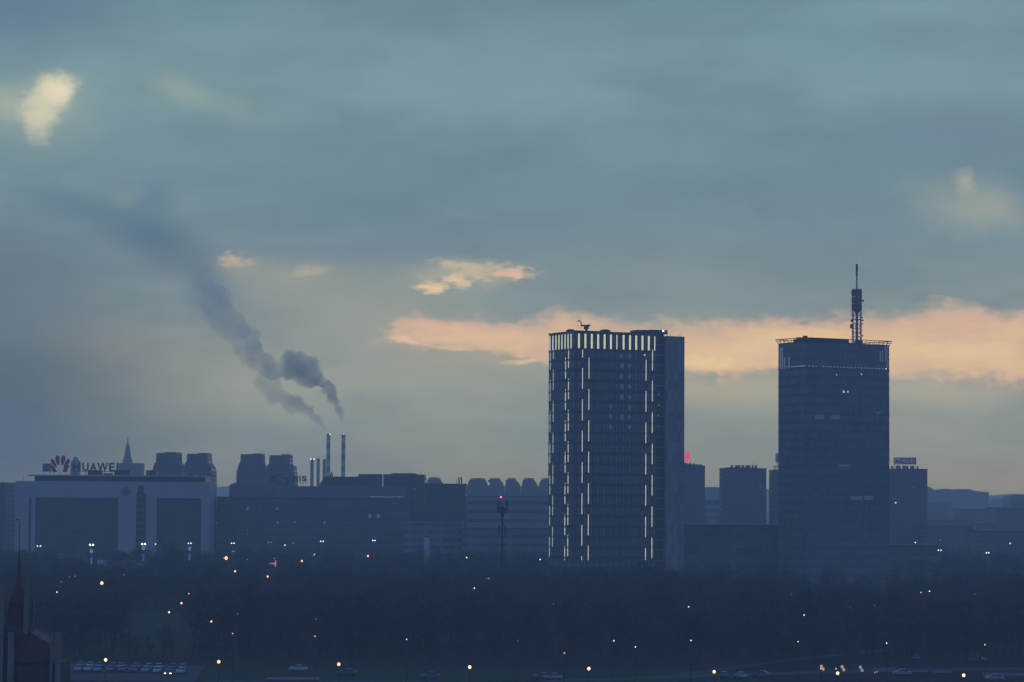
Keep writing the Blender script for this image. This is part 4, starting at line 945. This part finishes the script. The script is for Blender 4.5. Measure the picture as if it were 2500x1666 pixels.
# low wall and stone edge at the bottom
wm = M('low_wall_stone', (0.19, 0.19, 0.2), .9)
for x0, x1, y0_, y1_, h, lb in ((2132, 2188, 1634, 1640, 1.2, 'short raised end of the low pale wall beside the globe lamps'), (2216, 2268, 1637, 1641, .9, 'second length of low pale wall at the bottom right'), (2278, 2325, 1638.5, 1642, .8, 'third length of low pale wall at the bottom right'), (2400, 2520, 1640, 1650, .9, 'low pale wall running out of the picture at the right')):
    D = dist_for(y1_, (x0 + x1) / 2, 0.1); a = U(x0, y1_, D); b_ = U(x1, y1_, D)
    t = thing('low_wall', lb, 'wall', ((a.x + b_.x) / 2, D, 0)); lo = tuple(t.location)
    MB().box(a.x, b_.x, D, D + .5, 0, h - .12).build('wall', wm, t, lo); MB().box(a.x - .05, b_.x + .05, D - .05, D + .55, h - .12, h).build('coping', pav, t, lo)
a = U(655, 1656, 603); b_ = U(782, 1656, 603)
o = MB().box(a.x, b_.x, 596, 603.5, .03, .55).build('platform', M('pale_platform', (0.10, 0.10, 0.115), .9)); tag(o, 'flat pale raised platform at the bottom below the clearest saloon car', 'platform')

# ------------------------------------------------------------------ trees
bark = M('bark', (0.042, 0.042, 0.046), .95, var=.3, scale=.5, spec=.1); twig = M('bare_twigs', (0.050, 0.050, 0.056), .95, var=.4, scale=.05, spec=.05)
def tree_variant(seed):
    r = random.Random(seed); H = 12.0
    tr = MB(); cr = MB()
    lean = Vector((r.uniform(-.4, .4), r.uniform(-.4, .4), 0)); fork = H * r.uniform(.12, .22)
    tr.tube((0, 0, 0), Vector((0, 0, fork)) + lean * .4, .24, .18, 7); tr.tube(Vector((0, 0, fork)) + lean * .4, Vector((0, 0, H * .62)) + lean, .18, .08, 6)
    lobes = []
    for i in range(9):
        a = i * 2.4 + r.uniform(-.4, .4); rad = r.uniform(1.4, 3.6); z = H * r.uniform(.32, .9) if i else H * .88
        if z > H * .8: rad *= .5
        e = Vector((rad * math.cos(a), rad * math.sin(a), z)) + lean
        s_ = Vector((0, 0, fork + (z - fork) * r.uniform(.05, .4))) + lean * .5
        m_ = (s_ + e) / 2 + Vector((r.uniform(-.4, .4), r.uniform(-.4, .4), .4))
        cr.tube(s_, m_, .11, .07, 4); cr.tube(m_, e, .07, .03, 3); lobes.append((e, r.uniform(1.1, 2.1), s_))
        for _ in range(3):
            q_ = m_.lerp(e, r.random()); d = Vector((r.gauss(0, 1), r.gauss(0, 1), r.uniform(.2, 1.4))).normalized()
            cr.tube(q_, q_ + d * r.uniform(1, 2.2), .04, .015, 3)
    for e, rr, s_ in lobes:
        for _ in range(40):
            d = Vector((r.gauss(0, 1), r.gauss(0, 1), r.gauss(0.1, .8))).normalized(); p_ = e + d * rr * r.random() ** .5
            u_ = (d + Vector((r.gauss(0, .5), r.gauss(0, .5), .6 + r.gauss(0, .4)))).normalized(); L_ = r.uniform(.7, 1.6)
            sd = u_.orthogonal().normalized() * r.uniform(.05, .10)
            cr.add([p_ - sd, p_ + sd, p_ + u_ * L_], [(0, 1, 2)])
    return tr, cr
VAR = [tree_variant(100 + i) for i in range(9)]
TP = []   # (x, y, scale, rot, var)
rt = random.Random(5)
def blocked(px, top, base, half, D):
    for lx, ly, ld, m_ in LAMPS:
        if D < ld and abs(px - lx) < half + m_ * .35 and top - 2 < ly < base: return True
    return False
def try_tree(x, y, h):
    r = h / 12 * 3.3
    px, top = PJ((x, y, h)); base = PJ((x, y, 0))[1]; half = r * F / y * .8
    if px < -90 or px > 2590: return
    if 690 < y < 935 and 318 < px < 470 - (y - 690) * .08: return
    if blocked(px, top, base, half, y): return
    TP.append((y, x, h / 12, rt.uniform(0, 6.28), rt.randrange(len(VAR))))
def fill(y0, y1, sp, hmin, hmax, x0=-70, x1=2570):
    y = y0
    while y < y1:
        xa = U(x0, 1400, y).x; xb = U(x1, 1400, y).x; x = xa + rt.uniform(0, sp)
        while x < xb:
            yy = y + rt.uniform(-.5, .5) * sp; n_ = mnoise.noise(Vector((x * .012, yy * .012, 3)))
            if n_ > -.42: try_tree(x + rt.uniform(-.3, .3) * sp, yy, rt.uniform(hmin, hmax) * (1 + .35 * n_) * (1.22 if rt.random() < .05 else 1))
            x += sp * rt.uniform(.8, 1.2)
        y += sp * .95
fill(676, 700, 7.5, 5, 9); fill(705, 1065, 8.6, 9, 14.5)
fill(1090, 1330, 12, 10, 15, -70, 1320); fill(1120, 1240, 12, 9, 13, 1690, 1880); fill(1230, 1600, 14, 9, 14, 2185, 2570); fill(1340, 1420, 12, 9, 12, -70, 1320)
fill(1600, 2400, 26, 10, 16, 2200, 2570); fill(1700, 2400, 26, 10, 15, 1130, 1345)
for x_, y_ in ((-38, 640), (-20, 655), (14, 648), (36, 660), (60, 662), (96, 668), (118, 672), (-52, 668), (-4, 672)): try_tree(x_, y_, rt.uniform(6, 9))
TP.sort()
NI = 285
LBT = 'bare winter tree in the dark wood between the near road and the towers'
GT = 'bare trees along the near edge of the park wood'
mt = [(a.mesh('trunk', bark), b_.mesh('crown', twig)) for a, b_ in VAR]
for y, x, s_, rz, v in TP[:NI]:
    t = thing('bare_tree', LBT, 'tree', (x, y, 0), rz, GT); t.scale = (s_, s_, s_)
    for nm, me in zip(('trunk', 'crown'), mt[v]):
        o = bpy.data.objects.new(nm, me); col.objects.link(o); o.parent = t
# the rest of the wood, one mass
VA = []
for a, b_ in VAR:
    v = np.array(a.v + b_.v, np.float32); k = len(a.v); f = []
    for fc in a.f + [tuple(i + k for i in q_) for q_ in b_.f]:
        for j in range(1, len(fc) - 1): f.append((fc[0], fc[j], fc[j + 1]))
    VA.append((v, np.array(f, np.int32)))
def mass(name, items, mat):
    vv, ff, o_ = [], [], 0
    for y, x, s_, rz, v in items:
        V_, T_ = VA[v]; c_, n_ = math.cos(rz) * s_, math.sin(rz) * s_
        P_ = np.empty_like(V_); P_[:, 0] = V_[:, 0] * c_ - V_[:, 1] * n_ + x; P_[:, 1] = V_[:, 0] * n_ + V_[:, 1] * c_ + y; P_[:, 2] = V_[:, 2] * s_
        vv.append(P_); ff.append(T_ + o_); o_ += len(V_)
    vv = np.concatenate(vv); ff = np.concatenate(ff); me = bpy.data.meshes.new(name)
    me.vertices.add(len(vv)); me.vertices.foreach_set('co', vv.ravel()); me.loops.add(ff.size); me.loops.foreach_set('vertex_index', ff.ravel())
    me.polygons.add(len(ff)); me.polygons.foreach_set('loop_start', np.arange(0, ff.size, 3, dtype=np.int32)); me.update(); me.validate()
    me.materials.append(mat); o = bpy.data.objects.new(name, me); col.objects.link(o); return o
o = mass('woodland', TP[NI:], twig); tag(o, 'dark mass of bare winter trees filling the park in front of the towers', 'woodland', kind='stuff')
print('trees', len(TP))

# ------------------------------------------------------------------ smoke
def smoke(name, label, blobs, D, prof, seed):
    import bmesh
    bm = bmesh.new()
    mn = Vector((1e9,) * 3)
    rr = random.Random(seed)
    for i in range(len(blobs) - 1):
        x0, y0_, r0 = blobs[i]; x1, y1_, r1 = blobs[i + 1]
        nst = max(2, int(math.hypot(x1 - x0, y1_ - y0_) / max(4, min(r0, r1) * .6)))
        for k in range(nst):
            u = k / nst; r = (r0 + (r1 - r0) * u); px = x0 + (x1 - x0) * u; py = y0_ + (y1_ - y0_) * u
            p_ = U(px, py, D); R_ = r / F * D
            for j in range(1 if r < 7 else (4 if r < 14 else 8)):
                off = Vector((rr.gauss(0, 1), rr.gauss(0, 1), rr.gauss(0, 1))).normalized() * (R_ * (.15 if r < 7 else .92 * rr.random() ** .5)); q_ = R_ * (rr.uniform(.34, .66) if r >= 7 else .95)
                bmesh.ops.create_icosphere(bm, subdivisions=2, radius=q_, matrix=Matrix.Translation(p_ + off))
    me = bpy.data.meshes.new(name); bm.to_mesh(me); bm.free()
    ob = bpy.data.objects.new(name, me); col.objects.link(ob)
    md = ob.modifiers.new('r', 'REMESH'); md.mode = 'VOXEL'; md.voxel_size = 1.8
    sm = ob.modifiers.new('s', 'SMOOTH'); sm.factor = .5; sm.iterations = 6
    bake = bpy.data.meshes.new_from_object(ob.evaluated_get(bpy.context.evaluated_depsgraph_get()))
    ob.modifiers.clear()
    for v in bake.vertices:
        n3 = mnoise.noise(v.co * .05) * 3.0 + mnoise.noise(v.co * .12) * 1.4
        v.co += v.normal * n3
    ob.data = bake
    m = bpy.data.materials.new(name + '_volume'); m.use_nodes = True; g = NT(m.node_tree); g.n.clear()
    out = g.new('ShaderNodeOutputMaterial'); pv = g.new('ShaderNodeVolumePrincipled'); g.l.new(pv.outputs[0], out.inputs['Volume'])
    pv.inputs['Color'].default_value = (0.95, 0.88, 0.64, 1); pv.inputs['Anisotropy'].default_value = 0.2
    tc = g.new('ShaderNodeTexCoord'); sp = g.new('ShaderNodeSeparateXYZ'); g.l.new(tc.outputs['Object'], sp.inputs[0])
    X0, X1 = U(prof[0][0], 800, D).x, U(prof[-1][0], 800, D).x; dm = max(p_[1] for p_ in prof)
    cr_ = g.new('ShaderNodeValToRGB'); g.l.new(g.mapr(sp.outputs[0], X0, X1, 0, 1, 'LINEAR'), cr_.inputs[0])
    for i_, (x_, d_) in enumerate(prof):
        e_ = cr_.color_ramp.elements[i_] if i_ < 2 else cr_.color_ramp.elements.new(0.5)
        e_.position = (U(x_, 800, D).x - X0) / (X1 - X0); e_.color = (d_ / dm,) * 3 + (1,)
    nz = g.mapr(g.noise(tc.outputs['Object'], .06, 4, .62), .3, .65, .55, 1.35)
    g.l.new(g.math('MULTIPLY', g.math('MULTIPLY', cr_.outputs[0], nz), dm), pv.inputs['Density'])
    bake.materials.clear(); bake.materials.append(m)
    tag(ob, label, 'smoke', kind='stuff'); return ob
smoke('smoke', 'thick grey-blue smoke from the right striped chimney bending up to the left', [(836.5, 1040, 3.5), (834, 1024, 6.5), (829, 1006, 9), (821, 986, 12), (807, 963, 15), (790, 943, 20), (768, 924, 27), (746, 908, 31), (724, 893, 35), (700, 900, 30), (668, 905, 24), (638, 880, 30), (605, 845, 36), (575, 810, 40), (545, 772, 42), (520, 735, 42), (508, 700, 38), (502, 672, 30)], 2920, [(470, .004), (500, .010), (540, .014), (600, .018), (660, .017), (735, .0095), (775, .0115), (800, .022), (818, .042), (840, .09)], 1)
smoke('smoke', 'thinner smoke from the left striped chimney drifting low to the left', [(797, 1049, 3.5), (788, 1038, 7), (775, 1022, 10), (757, 1008, 14), (735, 997, 18), (712, 985, 22), (690, 968, 22), (668, 958, 24), (650, 935, 28), (636, 910, 30)], 2880, [(610, .010), (640, .016), (700, .030), (745, .045), (775, .06), (800, .09)], 2)

# ------------------------------------------------------------------ haze
HD = 2.3e-4; LINF = (0.084, 0.142, 0.255)
hz_ = MB().box(-2100, 2100, -70, 7950, -1, 265).mesh('haze', roof_mat)
hm_ = bpy.data.materials.new('haze_air'); hm_.use_nodes = True; g = NT(hm_.node_tree); g.n.clear()
out = g.new('ShaderNodeOutputMaterial'); pv = g.new('ShaderNodeVolumePrincipled'); g.l.new(pv.outputs[0], out.inputs['Volume'])
pv.inputs['Color'].default_value = (0.96, 0.97, 0.83, 1); pv.inputs['Density'].default_value = HD; pv.inputs['Anisotropy'].default_value = 0.1
hz_.materials.clear(); hz_.materials.append(hm_)
o = bpy.data.objects.new('haze', hz_); col.objects.link(o); o['kind'] = 'stuff'; o['label'] = 'blue evening haze over the whole city'; o['category'] = 'haze'

# ------------------------------------------------------------------ sky
SUN_AZ = R(9); SUN_EL = R(2.0)
w = bpy.data.worlds.new('World'); sc.world = w; w.use_nodes = True
g = NT(w.node_tree); g.n.clear()
tc = g.new('ShaderNodeTexCoord'); D3 = g.vmath('NORMALIZE', tc.outputs['Generated'])
sp = g.new('ShaderNodeSeparateXYZ'); g.l.new(D3, sp.inputs[0])
yc = g.math('MAXIMUM', sp.outputs[1], 0.25)
PX = g.math('MULTIPLY', g.math('DIVIDE', sp.outputs[0], yc), F / 1000)      # right of north, in thousandths
PY = g.math('MULTIPLY', g.math('DIVIDE', sp.outputs[2], yc), F / 1000)      # height over the horizon
cb = g.new('ShaderNodeCombineXYZ'); g.l.new(PX, cb.inputs[0]); g.l.new(PY, cb.inputs[1])
P = cb.outputs[0]
def sk(px, py):
    d = ray(px, py); return (d.x / d.y * F / 1000, d.z / d.y * F / 1000)
st2 = g.vmath('MULTIPLY', P, (0.55, 1.3, 1))
wa = g.vmath('SUBTRACT', g.noise(st2, 3.0, 3, .55, True), (.5, .5, .5))
wb = g.vmath('SUBTRACT', g.noise(g.vmath('MULTIPLY', P, (0.7, 1.1, 1)), 11.0, 6, .62, True), (.5, .5, .5))
PW = g.vmath('ADD', P, g.vmath('MULTIPLY', wa, (.14, .07, 0)))
PWF = g.vmath('ADD', PW, g.vmath('MULTIPLY', wb, (.16, .075, 0)))
# vertical gradient
cr = g.new('ShaderNodeValToRGB'); g.l.new(g.math('DIVIDE', g.math('ADD', PY, .05), 1.4), cr.inputs[0])
grad = [(1300, (120, 124, 124)), (1180, (136, 138, 134)), (1050, (139, 148, 142)), (950, (150, 155, 145)), (860, (148, 153, 145)), (780, (140, 150, 147)), (700, (132, 146, 147)), (600, (121, 141, 148)), (450, (112, 139, 150)), (330, (116, 143, 153)), (230, (124, 153, 160)), (120, (119, 149, 157)), (0, (110, 142, 153)), (-150, (104, 132, 148))]
els = cr.color_ramp.elements
for i, (y, c) in enumerate(grad):
    pos = (sk(1250, y)[1] + .05) / 1.4
    e = els[i] if i < 2 else els.new(pos)
    e.position = max(0, min(1, pos)); e.color = lin(c) + (1,)
C = cr.outputs[0]
# broad soft streaks of cloud
nz = g.noise(g.vmath('MULTIPLY', PW, (.8, 2.6, 1)), 2.2, 6, .55)
C = g.mix(g.mapr(nz, .38, .66, 0, .50), C, lin((106, 127, 139)))
nz = g.noise(g.vmath('MULTIPLY', PW, (.7, 2.0, 1)), 1.7, 5, .55)
C = g.mix(g.math('MULTIPLY', g.mapr(nz, .45, .68, 0, .34), g.mapr(PY, .25, .6)), C, lin((130, 155, 160)))
RG = g.noise(g.vmath('MULTIPLY', PW, (1.0, 1.5, 1)), 9.0, 8, .66)
RG2 = g.noise(g.vmath('MULTIPLY', PW, (1.0, 2.4, 1)), 3.4, 8, .62)
RG3 = g.noise(g.vmath('MULTIPLY', P, (1.0, 2.3, 1)), 26.0, 6, .62)
def blob(px, py, rx, ry, c, s=1.0, ang=0, inner=0.0, fine=False, plain=False, rag=0):
    global C
    x, y = sk(px, py)
    v = g.vmath('SUBTRACT', P if plain else (PWF if fine else PW), (x, y, 0))
    if ang:
        n = g.new('ShaderNodeVectorRotate', rotation_type='Z_AXIS'); g.l.new(v, n.inputs['Vector']); n.inputs['Angle'].default_value = R(ang); v = n.outputs[0]
    v = g.vmath('MULTIPLY', v, (1000 / rx, 1000 / ry, 0))
    ln = g.vmath('LENGTH', v)
    if rag: ln = g.math('ADD', ln, g.math('MULTIPLY', g.math('SUBTRACT', RG3 if rag >= 2 else RG, .5), rag))
    m = g.mapr(ln, 1.0, inner, 0, s)
    C = g.mix(m, C, lin(c))
# big tonal areas
blob(-60, 1010, 780, 520, (80, 98, 113), .87, plain=True)
blob(0, 700, 420, 300, (96, 116, 136), .6)
blob(0, 0, 420, 210, (98, 120, 148), .7)
blob(2350, 330, 620, 130, (108, 130, 146), .75)
blob(900, 480, 560, 140, (108, 134, 147), .65)
blob(900, 620, 560, 55, (112, 134, 146), .7)
blob(1700, 690, 600, 100, (128, 143, 147), .6)
blob(900, 760, 420, 150, (154, 158, 147), .75)
blob(1250, 900, 520, 130, (156, 158, 144), .6)
blob(700, 680, 190, 80, (150, 156, 146), .7)
blob(2150, 1060, 620, 130, (152, 152, 140), .55)
blob(2400, 1180, 500, 70, (150, 143, 134), .6)
blob(2250, 20, 520, 90, (126, 156, 162), .7)
blob(1300, 140, 560, 100, (127, 153, 160), .5)
blob(520, 240, 380, 90, (126, 156, 158), .5, 12)
blob(450, 215, 120, 50, (148, 166, 157), .7, 28, rag=1.0)
blob(560, 260, 160, 50, (138, 158, 155), .5, 15, rag=1.0)
# light breaking through upper left
blob(110, 270, 260, 150, (140, 162, 158), .75)
blob(10, 255, 110, 66, (164, 172, 156), .7, rag=1.0)
blob(120, 238, 118, 88, (190, 190, 168), .65, -40, rag=1.2)
blob(128, 228, 92, 70, (214, 206, 178), .9, -40, inner=.1, fine=True, rag=1.3)
blob(142, 213, 62, 46, (226, 216, 186), .85, inner=.1, rag=1.2)
blob(101, 285, 54, 84, (206, 202, 175), .8, -20, fine=True, rag=1.2)
# right soft openings
blob(2370, 500, 220, 100, (146, 157, 152), .75, rag=1.0)
blob(2440, 520, 120, 66, (156, 160, 151), .6, rag=1.2)
blob(2358, 447, 36, 42, (168, 170, 154), .8, rag=1.3)
# smoke drifting into the cloud
blob(385, 580, 200, 110, (88, 113, 134), .8, 20)
blob(210, 510, 240, 85, (96, 121, 141), .65, 15)
blob(390, 480, 80, 90, (100, 126, 148), .6)
blob(505, 690, 90, 130, (103, 124, 140), .7)
blob(310, 480, 50, 40, (124, 144, 148), .8)
# warm cloud bands
blob(1750, 950, 520, 70, (172, 166, 146), .75)
blob(2300, 950, 420, 75, (174, 168, 148), .75)
blob(1180, 880, 260, 50, (166, 162, 147), .6)
def band(top, bot, c, c2, s, soft_t, soft_b, x_in=None, fine=True):
    """area between two height curves given as photo points"""
    global C
    q = g.new('ShaderNodeSeparateXYZ'); g.l.new(PWF if fine else PW, q.inputs[0])
    def curve(pts):
        n = g.new('ShaderNodeFloatCurve'); cu = n.mapping.curves[0]
        g.l.new(g.math('ADD', g.math('DIVIDE', q.outputs[0], 3.2), .5), n.inputs['Value'])
        ps = [sk(*p_) for p_ in pts]; ps = [(x / 3.2 + .5, y) for x, y in ps]
        cu.points[0].location = ps[0]; cu.points[1].location = ps[-1]
        for p_ in ps[1:-1]: cu.points.new(*p_)
        for p_ in cu.points: p_.handle_type = 'AUTO'
        n.mapping.update(); return n.outputs[0]
    t_, b_ = curve(top), curve(bot)
    m1 = g.mapr(g.math('SUBTRACT', t_, q.outputs[1]), -soft_t, soft_t); m2 = g.mapr(g.math('SUBTRACT', q.outputs[1], b_), -soft_b, soft_b)
    m = g.math('MULTIPLY', m1, m2)
    m = g.math('ADD', m, g.math('MULTIPLY', g.math('SUBTRACT', RG, .5), .9))
    m = g.math('ADD', m, g.math('MULTIPLY', g.math('SUBTRACT', RG2, .5), .7))
    m = g.math('ADD', m, g.math('MULTIPLY', g.math('SUBTRACT', RG3, .5), .8))
    m = g.mapr(g.math('MULTIPLY', m, g.mapr(g.math('MULTIPLY', m1, m2), 0, .25)), .18, .92, 0, s)
    C = g.mix(m, C, g.mix(g.mapr(RG2, .38, .62), lin(c), lin(c2)))
TOPB = [(-300, 900), (860, 845), (940, 822), (975, 785), (1020, 778), (1120, 785), (1300, 790), (1420, 775), (1500, 782), (1700, 795), (1850, 792), (1960, 778), (2150, 775), (2250, 760), (2300, 742), (2400, 755), (2800, 760)]
BOTB = [(-300, 870), (860, 822), (940, 835), (1060, 845), (1200, 862), (1280, 882), (1340, 888), (1500, 930), (1660, 912), (1700, 922), (1760, 928), (1830, 918), (2000, 930), (2170, 925), (2300, 930), (2500, 925), (2800, 925)]
band([(x, y - 10) for x, y in TOPB], [(x, y + 4) for x, y in BOTB], (200, 170, 152), (186, 170, 150), .95, .044, .036)
band([(x, y + 14) for x, y in TOPB], [(x, y - 8) for x, y in BOTB], (220, 188, 148), (206, 174, 150), .9, .050, .040)
blob(1750, 860, 240, 62, (222, 193, 153), .8)
blob(2250, 850, 330, 70, (219, 188, 150), .7)
blob(1150, 800, 240, 22, (214, 178, 156), .4, 2, fine=True)
# lit ridges and grey shreds inside the band
for a_ in ((990, 832, 70, 12, (232, 192, 160), .75, 8, 2.6), (1105, 850, 80, 9, (222, 188, 156), .6, 2, 2.6), (1290, 882, 70, 11, (224, 196, 158), .65, -8, 2.4), (1050, 792, 130, 20, (226, 180, 158), .6, 0, 2.6),
           (1250, 815, 150, 26, (224, 184, 154), .5, 0, 2.4), (1700, 885, 130, 28, (230, 204, 156), .65, 0, 2.2), (1900, 835, 200, 32, (226, 192, 152), .5, 0, 2.4), (2330, 775, 170, 28, (216, 172, 148), .6, 0, 2.4),
           (2360, 850, 210, 34, (224, 198, 158), .6, 0, 2.2), (2120, 800, 120, 24, (208, 170, 150), .5, 0, 2.4), (1730, 927, 60, 24, (150, 156, 146), .8, 0, 2.2), (1830, 917, 110, 22, (156, 158, 146), .7, 0, 2.2),
           (2290, 912, 130, 20, (172, 166, 148), .6, 0, 2.2), (1480, 800, 120, 16, (190, 166, 152), .6, 0, 2.4)):
    blob(*a_[:6], a_[6], inner=.1, rag=a_[7])
# bright wisps over the middle
blob(1150, 676, 210, 44, (172, 168, 152), .8, -2, fine=True)
blob(1165, 668, 150, 30, (192, 178, 155), .8, -4, rag=2.3)
blob(1240, 671, 72, 21, (218, 182, 156), .95, -3, inner=.1, rag=2.3)
blob(1055, 705, 58, 15, (226, 196, 156), .95, inner=.15, rag=2.3)
blob(1120, 694, 52, 18, (220, 192, 156), .9, 6, inner=.1, rag=2.3)
blob(1110, 658, 90, 16, (196, 178, 157), .75, 8, rag=2.3)
blob(583, 627, 52, 26, (196, 172, 154), .9, inner=.15, rag=2.2)
blob(600, 640, 120, 44, (160, 158, 146), .5)
blob(752, 664, 70, 22, (176, 168, 150), .75, rag=2.0)
# fine mottling of the whole overcast
C = g.vmath('SCALE', C, g.mapr(g.noise(g.vmath('MULTIPLY', PW, (1.0, 2.0, 1)), 5.0, 8, .64), .3, .7, .965, 1.035, 'LINEAR'))
# rest of the dome: blue-grey overcast behind the camera and overhead
nish = g.new('ShaderNodeTexSky', sky_type='NISHITA'); nish.sun_disc = False; nish.sun_elevation = SUN_EL; nish.sun_rotation = SUN_AZ
nish.altitude = 100; nish.dust_density = 2.0
dome = g.mix(g.mapr(sp.outputs[2], -.02, .6), (0.104, 0.235, 0.66), (0.12, 0.255, 0.65))
dome = g.mix(g.mapr(g.noise(D3, 2.2, 4), .35, .65, 0, .35), dome, (0.085, 0.18, 0.49))
dome = g.mix(1.0, dome, g.vmath('SCALE', nish.outputs[0], 0.05), 'ADD')
dome = g.mix(g.mapr(sp.outputs[2], -.08, -.005), (0.012, 0.018, 0.03), dome)
fr = g.math('MULTIPLY', g.mapr(sp.outputs[1], .78, .95), g.mapr(sp.outputs[2], .42, .22))
fr = g.math('MULTIPLY', fr, g.mapr(sp.outputs[2], -.02, -.005))
# the haze in front takes a share of the sky's light and adds its own: the sky behind it is that much clearer
Lp = g.math('MINIMUM', g.math('DIVIDE', 223.0 * F / 1000, g.math('MAXIMUM', PY, 0.02)), 7950.0)
Tp = g.math('POWER', 2.718281828, g.math('MULTIPLY', Lp, -HD))
Hs = g.vmath('SCALE', LINF, g.math('SUBTRACT', 1.0, Tp))
C = g.vmath('SCALE', g.vmath('SUBTRACT', C, Hs), g.math('DIVIDE', 1.0, Tp))
C = g.vmath('MAXIMUM', C, (0.01, 0.01, 0.01))
Cf = g.mix(fr, dome, C)
bg = g.new('ShaderNodeBackground'); g.l.new(Cf, bg.inputs[0]); bg.inputs[1].default_value = 1.0
wo = g.new('ShaderNodeOutputWorld'); g.l.new(bg.outputs[0], wo.inputs[0])
w.cycles.sampling_method = 'MANUAL'; w.cycles.sample_map_resolution = 512

sd = bpy.data.lights.new('sun', 'SUN'); sd.energy = 0.06; sd.angle = R(12); sd.color = (1, .72, .5)
so_ = bpy.data.objects.new('sun', sd); col.objects.link(so_)
dvec = Vector((math.sin(SUN_AZ) * math.cos(SUN_EL), math.cos(SUN_AZ) * math.cos(SUN_EL), math.sin(SUN_EL)))
so_.rotation_euler = dvec.to_track_quat('Z', 'Y').to_euler()

# ------------------------------------------------------------------ render settings
sc.render.engine = 'CYCLES'
sc.cycles.max_bounces = 4; sc.cycles.diffuse_bounces = 2; sc.cycles.glossy_bounces = 2; sc.cycles.volume_bounces = 1
sc.cycles.transparent_max_bounces = 8
sc.cycles.use_denoising = True
sc.cycles.volume_step_rate = 1.0; sc.cycles.volume_max_steps = 128
sc.cycles.use_adaptive_sampling = True; sc.cycles.adaptive_threshold = 0.01
sc.cycles.sample_clamp_indirect = 3.0
sc.cycles.caustics_reflective = False; sc.cycles.caustics_refractive = False
sc.render.filter_size = 1.8
sc.view_settings.view_transform = 'Standard'; sc.view_settings.look = 'None'; sc.view_settings.exposure = 0; sc.view_settings.gamma = 1
sc.view_settings.use_curve_mapping = False

for o in col.objects:
    if o.get('label') and not 4 <= len(o['label'].replace('-', ' ').split()) <= 16: print('LONG', len(o['label'].replace('-', ' ').split()), o.name, o['label'])
